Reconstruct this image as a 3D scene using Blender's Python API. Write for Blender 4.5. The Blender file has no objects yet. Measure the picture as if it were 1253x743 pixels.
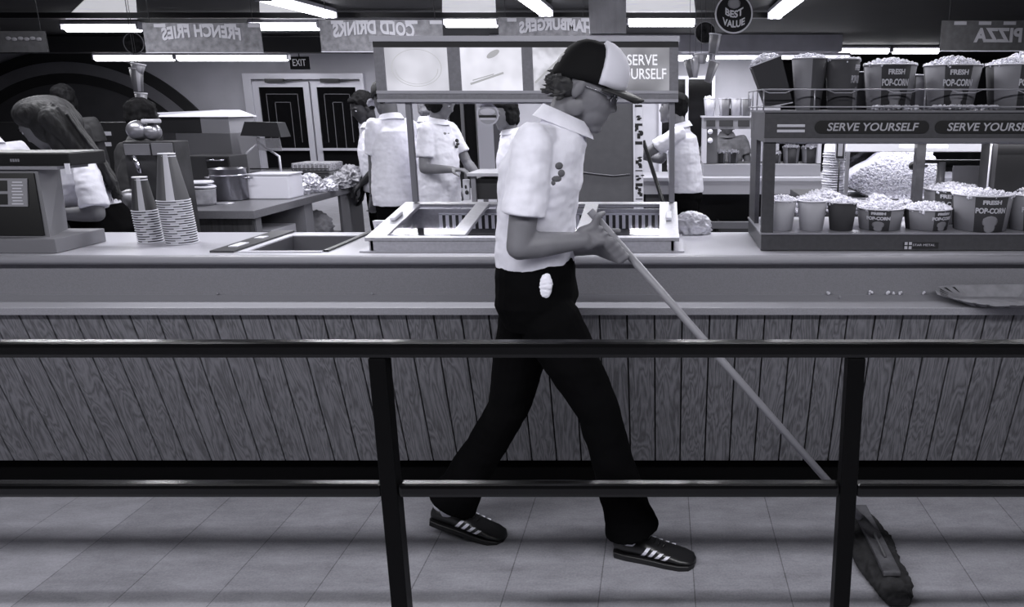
import bpy, bmesh, math, random
from mathutils import Vector, Matrix, noise
random.seed(7)
SC = bpy.context.scene
COL = SC.collection
PI = math.pi
# ------------------------------------------------------------------ camera
CAMH, PITCH, FPX, CX, CY = 1.51, math.radians(14.0), 960.0, 810.0, 371.5
cam_d = bpy.data.cameras.new('camera'); cam = bpy.data.objects.new('camera', cam_d); COL.objects.link(cam)
cam.location = (0, 0, CAMH); cam.rotation_euler = (PI/2 - PITCH, 0, 0)
cam_d.sensor_fit = 'HORIZONTAL'; cam_d.sensor_width = 36.0; cam_d.lens = 36.0*FPX/1253.0
cam_d.shift_x = -(CX-626.5)/1253.0; cam_d.clip_end = 100; cam_d.clip_start = 0.05
SC.camera = cam
def P(px, py, D):
    """the point at plan distance D that was measured at pixel px, py of the photograph"""
    u, v = (px-CX)/FPX, (CY-py)/FPX
    c, s = math.cos(PITCH), math.sin(PITCH)
    t = D/(c+v*s)
    return Vector((u*t, D, CAMH + t*(-s+v*c)))
def X(px, D, z):
    """world x of pixel column px at plan distance D and height z"""
    return (px-CX)/FPX*(D*math.cos(PITCH)+(CAMH-z)*math.sin(PITCH))
def Z(py, D): return P(CX, py, D).z
# ------------------------------------------------------------------ materials
TINT = (0.972, 0.965, 1.07)
def rgb(g, k=1.0): return (g*TINT[0]*k, g*TINT[1]*k, min(1.0, g*TINT[2]*k), 1)
MATS = {}
def mat(name, g, rough=0.6, metal=0.0, var=0.0, scale=20.0, stretch=(1,1,1), bump=0.0, emit=0.0, spec=0.5, alpha=1.0, trans=0.0, detail=4.0):
    if name in MATS: return MATS[name]
    m = bpy.data.materials.new(name); m.use_nodes = True
    nt = m.node_tree; b = nt.nodes['Principled BSDF']
    b.inputs['Base Color'].default_value = rgb(g)
    b.inputs['Roughness'].default_value = rough; b.inputs['Metallic'].default_value = metal
    b.inputs['Specular IOR Level'].default_value = spec
    if trans: b.inputs['Transmission Weight'].default_value = trans; b.inputs['IOR'].default_value = 1.2
    if alpha < 1: b.inputs['Alpha'].default_value = alpha
    if emit:
        b.inputs['Emission Color'].default_value = (0.95, 0.95, 1.0, 1); b.inputs['Emission Strength'].default_value = emit
    if var or bump:
        tc = nt.nodes.new('ShaderNodeTexCoord'); mp = nt.nodes.new('ShaderNodeMapping'); n = nt.nodes.new('ShaderNodeTexNoise')
        mp.inputs['Scale'].default_value = stretch; n.inputs['Scale'].default_value = scale; n.inputs['Detail'].default_value = detail
        nt.links.new(tc.outputs['Object'], mp.inputs[0]); nt.links.new(mp.outputs[0], n.inputs['Vector'])
        if var:
            r = nt.nodes.new('ShaderNodeValToRGB')
            r.color_ramp.elements[0].position = 0.3; r.color_ramp.elements[1].position = 0.7
            r.color_ramp.elements[0].color = rgb(g*(1-var)); r.color_ramp.elements[1].color = rgb(g*(1+var))
            nt.links.new(n.outputs['Fac'], r.inputs[0]); nt.links.new(r.outputs[0], b.inputs['Base Color'])
        if bump:
            bp = nt.nodes.new('ShaderNodeBump'); bp.inputs['Strength'].default_value = bump; bp.inputs['Distance'].default_value = 0.01
            nt.links.new(n.outputs['Fac'], bp.inputs['Height']); nt.links.new(bp.outputs[0], b.inputs['Normal'])
    MATS[name] = m
    return m
def glass_mat(name, a=0.12):
    if name in MATS: return MATS[name]
    m = bpy.data.materials.new(name); m.use_nodes = True; nt = m.node_tree
    nt.nodes.clear()
    o = nt.nodes.new('ShaderNodeOutputMaterial'); mx = nt.nodes.new('ShaderNodeMixShader')
    t = nt.nodes.new('ShaderNodeBsdfTransparent'); g = nt.nodes.new('ShaderNodeBsdfGlossy')
    t.inputs[0].default_value = (0.93, 0.93, 0.95, 1); g.inputs['Roughness'].default_value = 0.04; g.inputs['Color'].default_value = (0.9, 0.9, 0.95, 1)
    mx.inputs[0].default_value = a
    nt.links.new(t.outputs[0], mx.inputs[1]); nt.links.new(g.outputs[0], mx.inputs[2]); nt.links.new(mx.outputs[0], o.inputs[0])
    MATS[name] = m; return m
# ------------------------------------------------------------------ mesh helpers
class MB:
    def __init__(s): s.bm = bmesh.new(); s.mi = 0
    def _fin(s, faces, smooth=False):
        for f in faces: f.material_index = s.mi; f.smooth = smooth
    def poly(s, pts, smooth=False):
        vs = [s.bm.verts.new(p) for p in pts]; f = s.bm.faces.new(vs); s._fin([f], smooth); return f
    def hexa(s, c):
        """box from 8 corners: bottom ring 0-3, top ring 4-7"""
        v = [s.bm.verts.new(p) for p in c]
        fs = [s.bm.faces.new([v[i] for i in q]) for q in ((3,2,1,0),(4,5,6,7),(0,1,5,4),(1,2,6,5),(2,3,7,6),(3,0,4,7))]
        s._fin(fs); return fs
    def box(s, x0, x1, y0, y1, z0, z1, bev=0.0):
        a = bmesh.new()
        v = [a.verts.new(p) for p in ((x0,y0,z0),(x1,y0,z0),(x1,y1,z0),(x0,y1,z0),(x0,y0,z1),(x1,y0,z1),(x1,y1,z1),(x0,y1,z1))]
        for q in ((3,2,1,0),(4,5,6,7),(0,1,5,4),(1,2,6,5),(2,3,7,6),(3,0,4,7)): a.faces.new([v[i] for i in q])
        if bev: bmesh.ops.bevel(a, geom=a.edges[:], offset=bev, segments=2, affect='EDGES', profile=0.6)
        s.merge(a)
    def obox(s, c, ax, ay, az, bev=0.0):
        """oriented box: centre and three half-axis vectors"""
        c, ax, ay, az = map(Vector, (c, ax, ay, az)); a = bmesh.new()
        v = [a.verts.new(c+i*ax+j*ay+k*az) for i, j, k in ((-1,-1,-1),(1,-1,-1),(1,1,-1),(-1,1,-1),(-1,-1,1),(1,-1,1),(1,1,1),(-1,1,1))]
        for q in ((3,2,1,0),(4,5,6,7),(0,1,5,4),(1,2,6,5),(2,3,7,6),(3,0,4,7)): a.faces.new([v[i] for i in q])
        bmesh.ops.recalc_face_normals(a, faces=a.faces[:])
        if bev: bmesh.ops.bevel(a, geom=a.edges[:], offset=bev, segments=2, affect='EDGES', profile=0.6)
        s.merge(a)
    def merge(s, a, smooth=None):
        mp = {v: s.bm.verts.new(v.co) for v in a.verts}
        for f in a.faces:
            try: g = s.bm.faces.new([mp[v] for v in f.verts])
            except ValueError: continue
            g.material_index = s.mi; g.smooth = f.smooth if smooth is None else smooth
        a.free()
    def beam(s, a, b, w, h, up=(0,0,1), bev=0.0):
        a, b = Vector(a), Vector(b); d = (b-a); L = d.length; d.normalize()
        u = Vector(up); side = d.cross(u)
        if side.length < 1e-4: side = d.cross(Vector((0,1,0)))
        side.normalize(); u = side.cross(d).normalized()
        s.obox((a+b)/2, d*L/2, side*w/2, u*h/2, bev)
    def loft(s, rings, caps=True, smooth=True, mis=None):
        R = [[s.bm.verts.new(p) for p in r] for r in rings]; n = len(R[0]); fs = []
        for i in range(len(R)-1):
            for k in range(n):
                f = s.bm.faces.new((R[i][k], R[i][(k+1)%n], R[i+1][(k+1)%n], R[i+1][k])); fs.append(f)
                f.material_index = mis(i, k) if mis else s.mi; f.smooth = smooth
        if caps:
            for r in (R[0][::-1], R[-1]):
                f = s.bm.faces.new(r); f.material_index = s.mi
    def tube(s, pts, r, n=10, caps=True):
        pts = [Vector(p) for p in pts]; rings = []
        rr = r if isinstance(r, (list, tuple)) else [r]*len(pts)
        ref = None
        for i, p in enumerate(pts):
            d = (pts[min(i+1, len(pts)-1)]-pts[max(i-1, 0)]).normalized()
            if ref is None or abs(ref.dot(d)) > 0.95: ref = Vector((0,0,1)) if abs(d.z) < 0.9 else Vector((1,0,0))
            u = (ref-d*ref.dot(d)).normalized(); w = d.cross(u); ref = u
            rings.append([p+rr[i]*(math.cos(2*PI*k/n)*u+math.sin(2*PI*k/n)*w) for k in range(n)])
        s.loft(rings, caps)
    def lathe(s, prof, n=24, c=(0,0,0), caps=True, mis=None, ax=None, smooth=True):
        """prof: (r, h) pairs; axis z through c unless ax (unit vector)"""
        c = Vector(c); A = Vector(ax).normalized() if ax is not None else Vector((0,0,1))
        u = A.orthogonal().normalized() if abs(A.z) < 0.999 else Vector((1,0,0)); w = A.cross(u)
        s.loft([[c+A*h+r*(math.cos(2*PI*k/n)*u+math.sin(2*PI*k/n)*w) for k in range(n)] for r, h in prof], caps, smooth, mis)
    def ell(s, c, r, rot=None, sub=3):
        a = bmesh.new(); bmesh.ops.create_icosphere(a, subdivisions=sub, radius=1)
        M = Matrix.Translation(Vector(c)) @ (rot.to_4x4() if rot is not None else Matrix()) @ Matrix.Diagonal((r[0], r[1], r[2], 1))
        a.transform(M); s.merge(a, True)
    def prism(s, outline, y0, y1):
        """outline of (x,z) points extruded from y0 to y1"""
        s.loft([[Vector((x, y0, z)) for x, z in outline], [Vector((x, y1, z)) for x, z in outline]], True, False)
    def build(s, name, mats, parent=None, autosmooth=False):
        me = bpy.data.meshes.new(name)
        bmesh.ops.recalc_face_normals(s.bm, faces=s.bm.faces[:])
        s.bm.to_mesh(me); s.bm.free()
        for m in (mats if isinstance(mats, (list, tuple)) else [mats]): me.materials.append(m)
        return link(name, me, parent)
def link(name, me, parent=None):
    o = bpy.data.objects.new(name, me); COL.objects.link(o)
    if parent is not None:
        o.parent = parent; o.matrix_parent_inverse = Matrix.Identity(4)
        if any(abs(v) > 1e-9 for v in W(parent)): o.location = -W(parent)
    return o
def W(o):
    v = Vector((0,0,0))
    while o is not None: v = v + o.location; o = o.parent
    return v
def tag(o, label, cat, group=None, kind=None):
    if label: o['label'] = label
    if cat: o['category'] = cat
    if group: o['group'] = group
    if kind: o['kind'] = kind
    return o
def thing(name, label, cat, loc=(0,0,0), group=None):
    o = bpy.data.objects.new(name, None); COL.objects.link(o); o.location = loc; o.empty_display_size = 0.1
    return tag(o, label, cat, group)
def struct(name, mb, m, label=None):
    o = mb.build(name, m); o['kind'] = 'structure'
    if label: o['label'] = label
    return o
def kids(o): return [c for c in list(COL.objects) if c.parent == o]
def copy_tree(o, parent=None):
    c = o.copy(); COL.objects.link(c)
    if parent is not None: c.parent = parent
    for ch in kids(o):
        if ch != c: copy_tree(ch, c)
    return c
def text_mesh(txt, size, depth=0.002, shear=0.0, bold=0.0, align='CENTER', space=1.0):
    cu = bpy.data.curves.new('t', 'FONT'); cu.body = txt; cu.size = size; cu.extrude = depth; cu.shear = shear; cu.offset = bold
    cu.align_x = align; cu.align_y = 'CENTER'; cu.space_character = space; cu.resolution_u = 4
    o = bpy.data.objects.new('t', cu); COL.objects.link(o)
    dg = bpy.context.evaluated_depsgraph_get(); dg.update()
    me = bpy.data.meshes.new_from_object(o.evaluated_get(dg)); bpy.data.objects.remove(o)
    return me
def text_obj(txt, size, m, M, name='lettering', parent=None, fit=None, **k):
    """text mesh placed by matrix M (text plane = local xy, facing +z)"""
    me = text_mesh(txt, size, **k)
    if fit:
        xs = [v.co.x for v in me.vertices]; f = fit/(max(xs)-min(xs)); me.transform(Matrix.Diagonal((f, 1, 1, 1)))
    me.transform(M); me.materials.clear(); me.materials.append(m)
    me.name = name
    return link(name, me, parent)
FRONT = Matrix(((1,0,0),(0,0,-1),(0,1,0))).to_4x4()      # text upright, readable from -Y
BACK = Matrix(((-1,0,0),(0,0,1),(0,1,0))).to_4x4()       # text upright, readable from +Y
def T(x, y, z): return Matrix.Translation((x, y, z))
def bake(mb_or_bm, voxel, smooth=6, sfac=0.5):
    me = bpy.data.meshes.new('tmp'); (mb_or_bm.bm if isinstance(mb_or_bm, MB) else mb_or_bm).to_mesh(me)
    o = bpy.data.objects.new('tmp', me); COL.objects.link(o)
    r = o.modifiers.new('r', 'REMESH'); r.mode = 'VOXEL'; r.voxel_size = voxel; r.use_smooth_shade = True
    if smooth:
        sm = o.modifiers.new('s', 'SMOOTH'); sm.iterations = smooth; sm.factor = sfac
    dg = bpy.context.evaluated_depsgraph_get(); dg.update()
    out = bpy.data.meshes.new_from_object(o.evaluated_get(dg)); bpy.data.objects.remove(o)
    out.materials.clear()
    return out
def wrinkle(me, amp, sc=18.0, stretch=(1,1,1), seed=0.0, test=None):
    import numpy as np
    n = len(me.vertices); co = np.empty(n*3, 'f'); nr = np.empty(n*3, 'f')
    me.vertices.foreach_get('co', co); me.vertex_normals.foreach_get('vector', nr)
    co = co.reshape(-1, 3); nr = nr.reshape(-1, 3); st = np.array(stretch)*sc; q = co*st; q[:, 0] += seed
    d = np.zeros(n, 'f'); nz = noise.noise
    for i in range(n):
        p = q[i]; x, y, z = float(p[0]), float(p[1]), float(p[2])
        if test and not test(Vector(co[i])): continue
        d[i] = amp*(nz((x, y, z))+0.45*nz((x*2.3, y*2.3+5, z*2.3)))
    me.vertices.foreach_set('co', (co+nr*d[:, None]).ravel()); me.update()
def mesh_obj(name, me, m, parent=None):
    me.name = name; me.materials.clear()
    for x in (m if isinstance(m, (list, tuple)) else [m]): me.materials.append(x)
    for p in me.polygons: p.use_smooth = True
    return link(name, me, parent)
def hit_on(me, px, py):
    """point and normal where the sight line of a measured spot meets a mesh"""
    from mathutils.bvhtree import BVHTree
    t = BVHTree.FromPolygons([v.co for v in me.vertices], [p.vertices[:] for p in me.polygons])
    d = (P(px, py, 2.0)-Vector((0,0,CAMH))).normalized(); r = t.ray_cast(Vector((0,0,CAMH)), d)
    return r[0], r[1]
# common materials
M_black = mat('black_paint', 0.008, 0.3, spec=0.4)
M_dark = mat('dark_metal', 0.03, 0.4)
M_chrome = mat('chrome', 0.55, 0.22, 1.0)
M_steel = mat('brushed_steel', 0.5, 0.38, 0.85, var=0.08, scale=60)
M_white = mat('white_plastic', 0.75, 0.5)
M_shirt = mat('white_shirt_cloth', 0.80, 0.85, var=0.05, scale=35, bump=0.1)
M_shirt2 = mat('white_shirt_far', 0.70, 0.85, var=0.06, scale=30, bump=0.15)
M_pants = mat('black_trouser_cloth', 0.0035, 0.95, spec=0.03)
M_skin = mat('skin', 0.16, 0.55, var=0.12, scale=14, bump=0.05)
M_skin2 = mat('skin_far', 0.15, 0.55, var=0.1, scale=14)
M_skind = mat('dark_skin', 0.03, 0.7, spec=.25)
M_hair = mat('dark_hair', 0.007, 0.85, spec=.12, var=0.5, scale=60, stretch=(1,1,0.15))
M_hairl = mat('light_hair', 0.16, 0.6, var=0.3, scale=60)
# ------------------------------------------------------------------ setting
CEIL = 2.62
def floor_mat():
    m = mat('vinyl_floor_tiles', 0.2); nt = m.node_tree; b = nt.nodes['Principled BSDF']
    tc = nt.nodes.new('ShaderNodeTexCoord'); sx = nt.nodes.new('ShaderNodeSeparateXYZ'); nt.links.new(tc.outputs['Object'], sx.inputs[0])
    def mth(op, a, bb=None, c=None):
        n = nt.nodes.new('ShaderNodeMath'); n.operation = op
        for i, v in enumerate((a, bb, c)):
            if v is None: continue
            if isinstance(v, (int, float)): n.inputs[i].default_value = v
            else: nt.links.new(v, n.inputs[i])
        return n.outputs[0]
    def line(out, off, w):
        f = mth('FRACT', mth('DIVIDE', mth('ADD', out, off), 0.305))
        return mth('LESS_THAN', mth('MINIMUM', f, mth('SUBTRACT', 1.0, f)), w)
    lx = line(sx.outputs['X'], 0.2+30.5, 0.006)
    ly = line(sx.outputs['Y'], 0.11+30.5, 0.002)
    l = mth('MAXIMUM', lx, mth('MULTIPLY', ly, 0.12))
    vo = nt.nodes.new('ShaderNodeTexWhiteNoise'); vo.noise_dimensions = '2D'
    fx = mth('FLOOR', mth('DIVIDE', mth('ADD', sx.outputs['X'], 0.2+30.5), 0.305)); fy = mth('FLOOR', mth('DIVIDE', mth('ADD', sx.outputs['Y'], 0.11+30.5), 0.305))
    cb = nt.nodes.new('ShaderNodeCombineXYZ'); nt.links.new(fx, cb.inputs[0]); nt.links.new(fy, cb.inputs[1]); nt.links.new(cb.outputs[0], vo.inputs['Vector'])
    n1 = nt.nodes.new('ShaderNodeTexNoise'); n1.inputs['Scale'].default_value = 5; n1.inputs['Detail'].default_value = 9; n1.inputs['Roughness'].default_value = 0.75
    mp = nt.nodes.new('ShaderNodeMapping'); mp.inputs['Scale'].default_value = (1, 2.4, 1); nt.links.new(tc.outputs['Object'], mp.inputs[0]); nt.links.new(mp.outputs[0], n1.inputs['Vector'])
    n2 = nt.nodes.new('ShaderNodeTexNoise'); n2.inputs['Scale'].default_value = 130; n2.inputs['Detail'].default_value = 2
    nt.links.new(tc.outputs['Object'], n2.inputs['Vector'])
    left = mth('LESS_THAN', sx.outputs['X'], -2.03)
    v = mth('ADD', mth('MULTIPLY', vo.outputs['Value'], 0.05), mth('MULTIPLY', n1.outputs['Fac'], 0.75))
    v = mth('ADD', v, mth('MULTIPLY', n2.outputs['Fac'], 0.35)); v = mth('ADD', v, mth('MULTIPLY', left, 0.10))
    v = mth('SUBTRACT', v, mth('MULTIPLY', l, 0.32))
    r = nt.nodes.new('ShaderNodeValToRGB'); r.color_ramp.elements[0].position = 0.1; r.color_ramp.elements[1].position = 1.1-0.1
    r.color_ramp.elements[0].color = rgb(0.07); r.color_ramp.elements[1].color = rgb(0.54)
    nt.links.new(v, r.inputs[0]); nt.links.new(r.outputs[0], b.inputs['Base Color'])
    b.inputs['Roughness'].default_value = 0.42; b.inputs['Specular IOR Level'].default_value = 0.35
    return m
f = MB(); f.box(-15, 9.5, -3.5, 21.5, -0.06, 0); struct('floor', f, floor_mat())
M_ceil = mat('dark_ceiling_panels', 0.013, 0.7, var=0.3, scale=2)
f = MB(); f.box(-15, 9.5, -3.5, 21.5, CEIL, CEIL+0.08); struct('ceiling', f, M_ceil)
M_wall = mat('grey_wall_paint', 0.42, 0.8, var=0.05, scale=3, bump=0.05)
M_walldark = mat('dark_wall_paint', 0.05, 0.8, var=0.1, scale=3)
WB = 15.4
f = MB(); f.box(-15, X(955, WB, 1.5), WB, WB+0.12, 0, CEIL); struct('wall_back', f, M_wall)
f = MB(); f.box(X(955, WB, 1.5), 9.5, 20.9, 21.0, 0, CEIL); struct('wall_hall_end', f, M_walldark)
f = MB(); f.box(X(955, WB, 1.5)-0.12, X(955, WB, 1.5), WB+0.12, 20.9, 0, CEIL); struct('wall_hall_side', f, M_walldark)
f = MB(); f.box(-15.1, -15, -3.5, 21.0, 0, CEIL); struct('wall_left', f, M_walldark)
f = MB(); f.box(9.5, 9.6, -3.5, 21.0, 0, CEIL); struct('wall_right', f, M_walldark)
f = MB(); f.box(-15.1, 9.6, -3.6, -3.5, 0, CEIL); struct('wall_front', f, M_walldark)
# painted arch on the back wall: light stripe between two dark stripes round a dark field
def arch(name, r0, r1, g, y0, y1):
    cx, cz = X(90, WB, 1.5), Z(269, WB); k = (WB*math.cos(PITCH)+0.1)/FPX
    m = MB(); n = 48; z0 = 0.02
    def pt(r, a): return (max(-14.9, cx+r*k*math.cos(a)), cz+r*k*math.sin(a))
    a0 = math.asin((z0-cz)/(r1*k)) if r1 else 0
    out = []
    for i in range(n+1):
        a = a0+(PI-2*a0)*i/n; out.append(pt(r1, a))
    if r0:
        b0 = math.asin((z0-cz)/(r0*k))
        inn = [pt(r0, b0+(PI-2*b0)*i/n) for i in range(n+1)]
        for i in range(n):
            q = [out[i], out[i+1], inn[i+1], inn[i]]
            m.loft([[Vector((x, y0, z)) for x, z in q], [Vector((x, y1, z)) for x, z in q]], True, False)
    else:
        m.prism(out[::-1], y0, y1)
    return struct(name, m, mat('arch_paint_%d' % round(g*100), g, 0.8, var=0.1, scale=3))
arch('trim_1', 190, 203, 0.02, WB-0.05, WB)
arch('trim_2', 177, 190, 0.17, WB-0.07, WB)
arch('trim_3', 165, 177, 0.02, WB-0.05, WB)
arch('trim_4', 0, 165, 0.075, WB-0.03, WB)
# dropped soffits carrying the thin light strips
M_soff = mat('soffit_board', 0.10, 0.8, var=0.15, scale=4)
SD = 12.9
def soffit(name, px0, px1, py0, py1, D, m=M_soff):
    f = MB(); f.box(X(px0, D, 2.3), X(px1, D, 2.3), D, D+0.3, Z(py1, D), min(CEIL, Z(py0, D))); struct(name, f, m)
soffit('trim_5', -200, 470, 45, 64, SD, mat('soffit_dark', 0.03, 0.8))
soffit('trim_6', 600, 1030, 20, 63, SD, mat('soffit_grey', 0.55, 0.8, var=.1, scale=4))
# steel ceiling beams that cross in front of the lamps
for i, (py, D, a, b) in enumerate(((18.5, 9.7, -160, 960), (-6, 9.6, 330, 1000))):
    f = MB(); zc = Z(py, D); f.box(X(a, D, zc), X(b, D, zc), D, D+0.08, zc-0.03, CEIL if i else zc+0.03)
    if i == 0: struct('trim_7', f, M_dark)
# ------------------------------------------------------------------ ceiling lamps in the kitchen and beyond
M_tube = mat('fluorescent_tube', 0.9, 0.4, emit=9.0)
M_strip = mat('cove_tube', 0.9, 0.4, emit=2.2)
M_hous = mat('lamp_housing', 0.45, 0.5)
M_reflglow = mat('reflector_glow', 0.5, 0.6, var=0.25, scale=3, emit=0.5)  # emission stands in for tube light falling on the ceiling reflectors
def tube_lamp(p0, p1, label, group, n=1, refl=None, w=0.13, m=M_tube, r=0.028):
    p0, p1 = Vector(p0), Vector(p1); c = (p0+p1)/2
    t = thing('fluorescent_lamp', label, 'ceiling lamp', c, group)
    d = (p1-p0).normalized(); side = d.cross(Vector((0,0,1)))
    h = MB(); h.beam(p0+Vector((0,0,.055)), p1+Vector((0,0,.055)), w, 0.04, bev=.006); h.build('housing', M_hous, t)
    for k in range(n):
        o = side*((k-(n-1)/2)*0.075)
        q = MB(); q.tube([p0+o+d*.02, p1+o-d*.02], r, 12); q.build('tube', m, t)
    e = MB()
    for q_ in (p0, p1): e.obox(q_+Vector((0,0,.012)), d*.012, side*(w/2), Vector((0,0,.04)))
    e.build('end_cap', M_hous, t)
    return t
for (a, b, py, D, lab) in ((80, 173, 34, 11.6, 'long fluorescent lamp over the dark left end of the hall'),
                      (308, 392, 32, 11.6, 'long fluorescent lamp between the fries and cold drinks signs'),
                      (544, 610, 28, 11.6, 'long fluorescent lamp above the heated display light box'),
                      (768, 851, 27, 11.6, 'long fluorescent lamp right of the grey hanging banner')):
    D = 1.025/(P(CX, py, 1.0).z-CAMH); zc = Z(py, D); tube_lamp((X(a, D, zc), D, zc), (X(b, D, zc), D, zc), lab, None, r=0.055, w=0.2)
for (x0, y0, x1, y1, lab) in ((322, -2, 404, 19, 'slanting double tube lamp above the cold drinks sign'),
                     (640, -4, 668, 17, 'short slanting double tube lamp above the hamburger sign'),
                     (978, -4, 948, 20, 'slanting double tube lamp beside the round value sign')):
    zc = CEIL-0.10
    def hit(px, py):
        a = P(px, py, 1.0)-Vector((0,0,CAMH)); return Vector((0,0,CAMH))+a*((zc-CAMH)/a.z)
    A, B = hit(x0, y0), hit(x1, y1)
    tube_lamp(A, B, lab, 'double tube lamps running into the hall', n=2, r=0.03, w=0.16)
for (a, b, lab) in ((1024, 1088, 'left lamp of the pair in the far dark hall'), (1091, 1149, 'right lamp of the pair in the far dark hall')):
    D = 15.0; zc = Z(62, D); tube_lamp((X(a, D, zc), D, zc), (X(b, D, zc), D, zc), lab, None, r=0.055, w=0.16)
for (a, b, lab) in ((116, 214, 'thin lamp strip along the dark soffit, left piece'), (217, 353, 'thin lamp strip along the dark soffit under the fries sign'),
                    (828, 848, 'short lamp strip left of the hanging cup mobile'), (852, 868, 'short lamp strip behind the hanging cup mobile'), (874, 1040, 'thin lamp strip along the grey soffit on the right')):
    D = SD+0.15; zc = Z(64, SD)-.085 if b > 400 else Z(65, SD)-.085; zc = Z(64, SD)-.074; rr = 0.05 if b < 870 else 0.022
    tube_lamp((X(a, D, zc), D, zc), (X(b, D, zc), D, zc), lab, None, r=rr, w=0.1)
for pts_, lab in ((((80, 22), (168, 22), (166, -3), (106, -3)), 'ceiling reflector with painted-in glow at the dark left end'), (((318, 22), (398, 22), (370, -3), (317, -3)), 'ceiling reflector with painted-in glow beside the slanting double tube lamp'),
        (((541, 18), (607, 18), (606, -3), (541, -3)), 'ceiling reflector with painted-in glow above the left part of the light box'), (((764, 14), (851, 14), (849, -3), (763, -3)), 'ceiling reflector with painted-in glow right of the hanging banner')):
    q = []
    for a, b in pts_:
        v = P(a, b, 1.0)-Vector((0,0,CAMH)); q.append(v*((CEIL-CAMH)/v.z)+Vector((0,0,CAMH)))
    r = MB(); r.hexa([v-Vector((0,0,.014)) for v in q]+[v-Vector((0,0,.001)) for v in q]); tag(r.build('ceiling_glow_patch', M_reflglow), lab, 'ceiling light')  # no lamp: bright patch of reflected tube light, its outline drawn as a panel
# lamps over the walkway, the counter and the rest of the kitchen: above the picture
def row_lamp(x, y, L, ew, lab, along='x', z=CEIL-0.09):
    d = Vector((L/2, 0, 0)) if along == 'x' else Vector((0, L/2, 0))
    c = Vector((x, y, z)); t = tube_lamp(c-d, c+d, lab, 'ceiling tube lamps above the picture', n=2, m=mat('tube_glass', 0.9, 0.4, emit=1.0), w=0.16)
    l = bpy.data.lights.new('tube_light', 'AREA'); l.shape = 'RECTANGLE'; l.size = L; l.size_y = 0.2 if y < 1 else 0.10; l.energy = ew; l.color = (0.96, 0.96, 1.0)
    o = bpy.data.objects.new('tube_light', l); COL.objects.link(o); o.parent = t; o.location = (0, 0, -0.05)
    if along != 'x': o.rotation_euler = (0, 0, PI/2)
    return t
KEY = 33
for x in (-3.9, -2.4, -0.9, 0.6, 2.1):
    row_lamp(x, 0.72, 1.4, KEY, 'tube lamp in the row above the walkway rail')
for x in (-3.0, -1.2, 0.6, 2.4):
    row_lamp(x, 3.7, 1.2, 34, 'tube lamp in the row above the serving counter')
for x in (-4.6, -2.2, -0.2, 1.8):
    row_lamp(x, 6.0, 1.2, 42, 'tube lamp in the row above the kitchen aisle')
for x, e_ in ((-7.4, 22), (-5.4, 34), (-3.4, 48), (-1.2, 70), (1.0, 105)):  # added row, kept out of sight behind the soffits to brighten the back wall
    row_lamp(x, 13.75, 1.2, e_, 'added tube lamp hidden behind the soffit to brighten the back wall')
wd = bpy.data.worlds.new('world'); SC.world = wd; wd.use_nodes = True
wd.node_tree.nodes['Background'].inputs[0].default_value = (0.5, 0.5, 0.55, 1); wd.node_tree.nodes['Background'].inputs[1].default_value = 0.02
SC.view_settings.view_transform = 'Standard'; SC.view_settings.look = 'None'; SC.view_settings.gamma = 1.0
SC.view_settings.use_curve_mapping = False; SC.view_settings.exposure = 0.0
SC.cycles.max_bounces = 6
# ------------------------------------------------------------------ doors in the back wall
M_alu = mat('door_aluminium', 0.62, 0.4, 0.3)
M_nightglass = mat('dark_door_glass', 0.006, 0.08, spec=0.5)
def door(n, px0, px1, knob):
    D = WB-0.03; x0, x1 = X(px0, D, 1.2), X(px1, D, 1.2); zt = Z(100, D)
    d = thing('door_%d' % n, None, None, ((x0+x1)/2, D, 0)); d['kind'] = 'structure'
    f = MB(); w = 0.11
    f.box(x0, x0+w, D-.05, D, 0, zt); f.box(x1-w, x1, D-.05, D, 0, zt); f.box(x0+w, x1-w, D-.05, D, zt-.1, zt); f.box(x0+w, x1-w, D-.05, D, 0, .25)
    f.box(x0+w, x1-w, D-.10, D-.05, Z(184, D), Z(181, D)); f.build('door_frame', M_alu, d)
    g = MB(); g.box(x0+w, x1-w, D-.03, D-.01, .25, zt-.1); g.build('pane', M_nightglass, d)
    # painted line border on the glass
    b = MB()
    for ins in (0.12, 0.27):
        a0, a1, h1, h0 = x0+w+ins, x1-w-ins, zt-.1-ins, zt-.1-ins-.9
        b.box(a0, a1, D-.034, D-.030, h1-.012, h1); b.box(a0, a0+.012, D-.034, D-.030, h0, h1); b.box(a1-.012, a1, D-.034, D-.030, h0, h1)
    b.build('border_line', mat('gold_line', 0.12, 0.5), d)
    c = MB(); xm = (x0+x1)/2; c.box(xm-.25, xm+.1, D-.14, D-.05, zt-.02, zt+.05, bev=.01); c.beam((xm+.1, D-.1, zt), (xm+.45, D-.12, zt+.03), .03, .02); c.build('door_closer', M_dark, d)
    return d
door(1, 316, 384, 1); door(2, 386, 447, 0)
f = MB(); D = WB-0.02; zt = Z(90, D)
f.box(X(306, D, 1.2), X(316, D, 1.2), D-.08, D, 0, zt); f.box(X(447, D, 1.2), X(451, D, 1.2), D-.08, D, 0, zt); f.box(X(316, D, 1.2), X(447, D, 1.2), D-.08, D, Z(97, D), zt)
struct('trim_9', f, M_alu)
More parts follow.
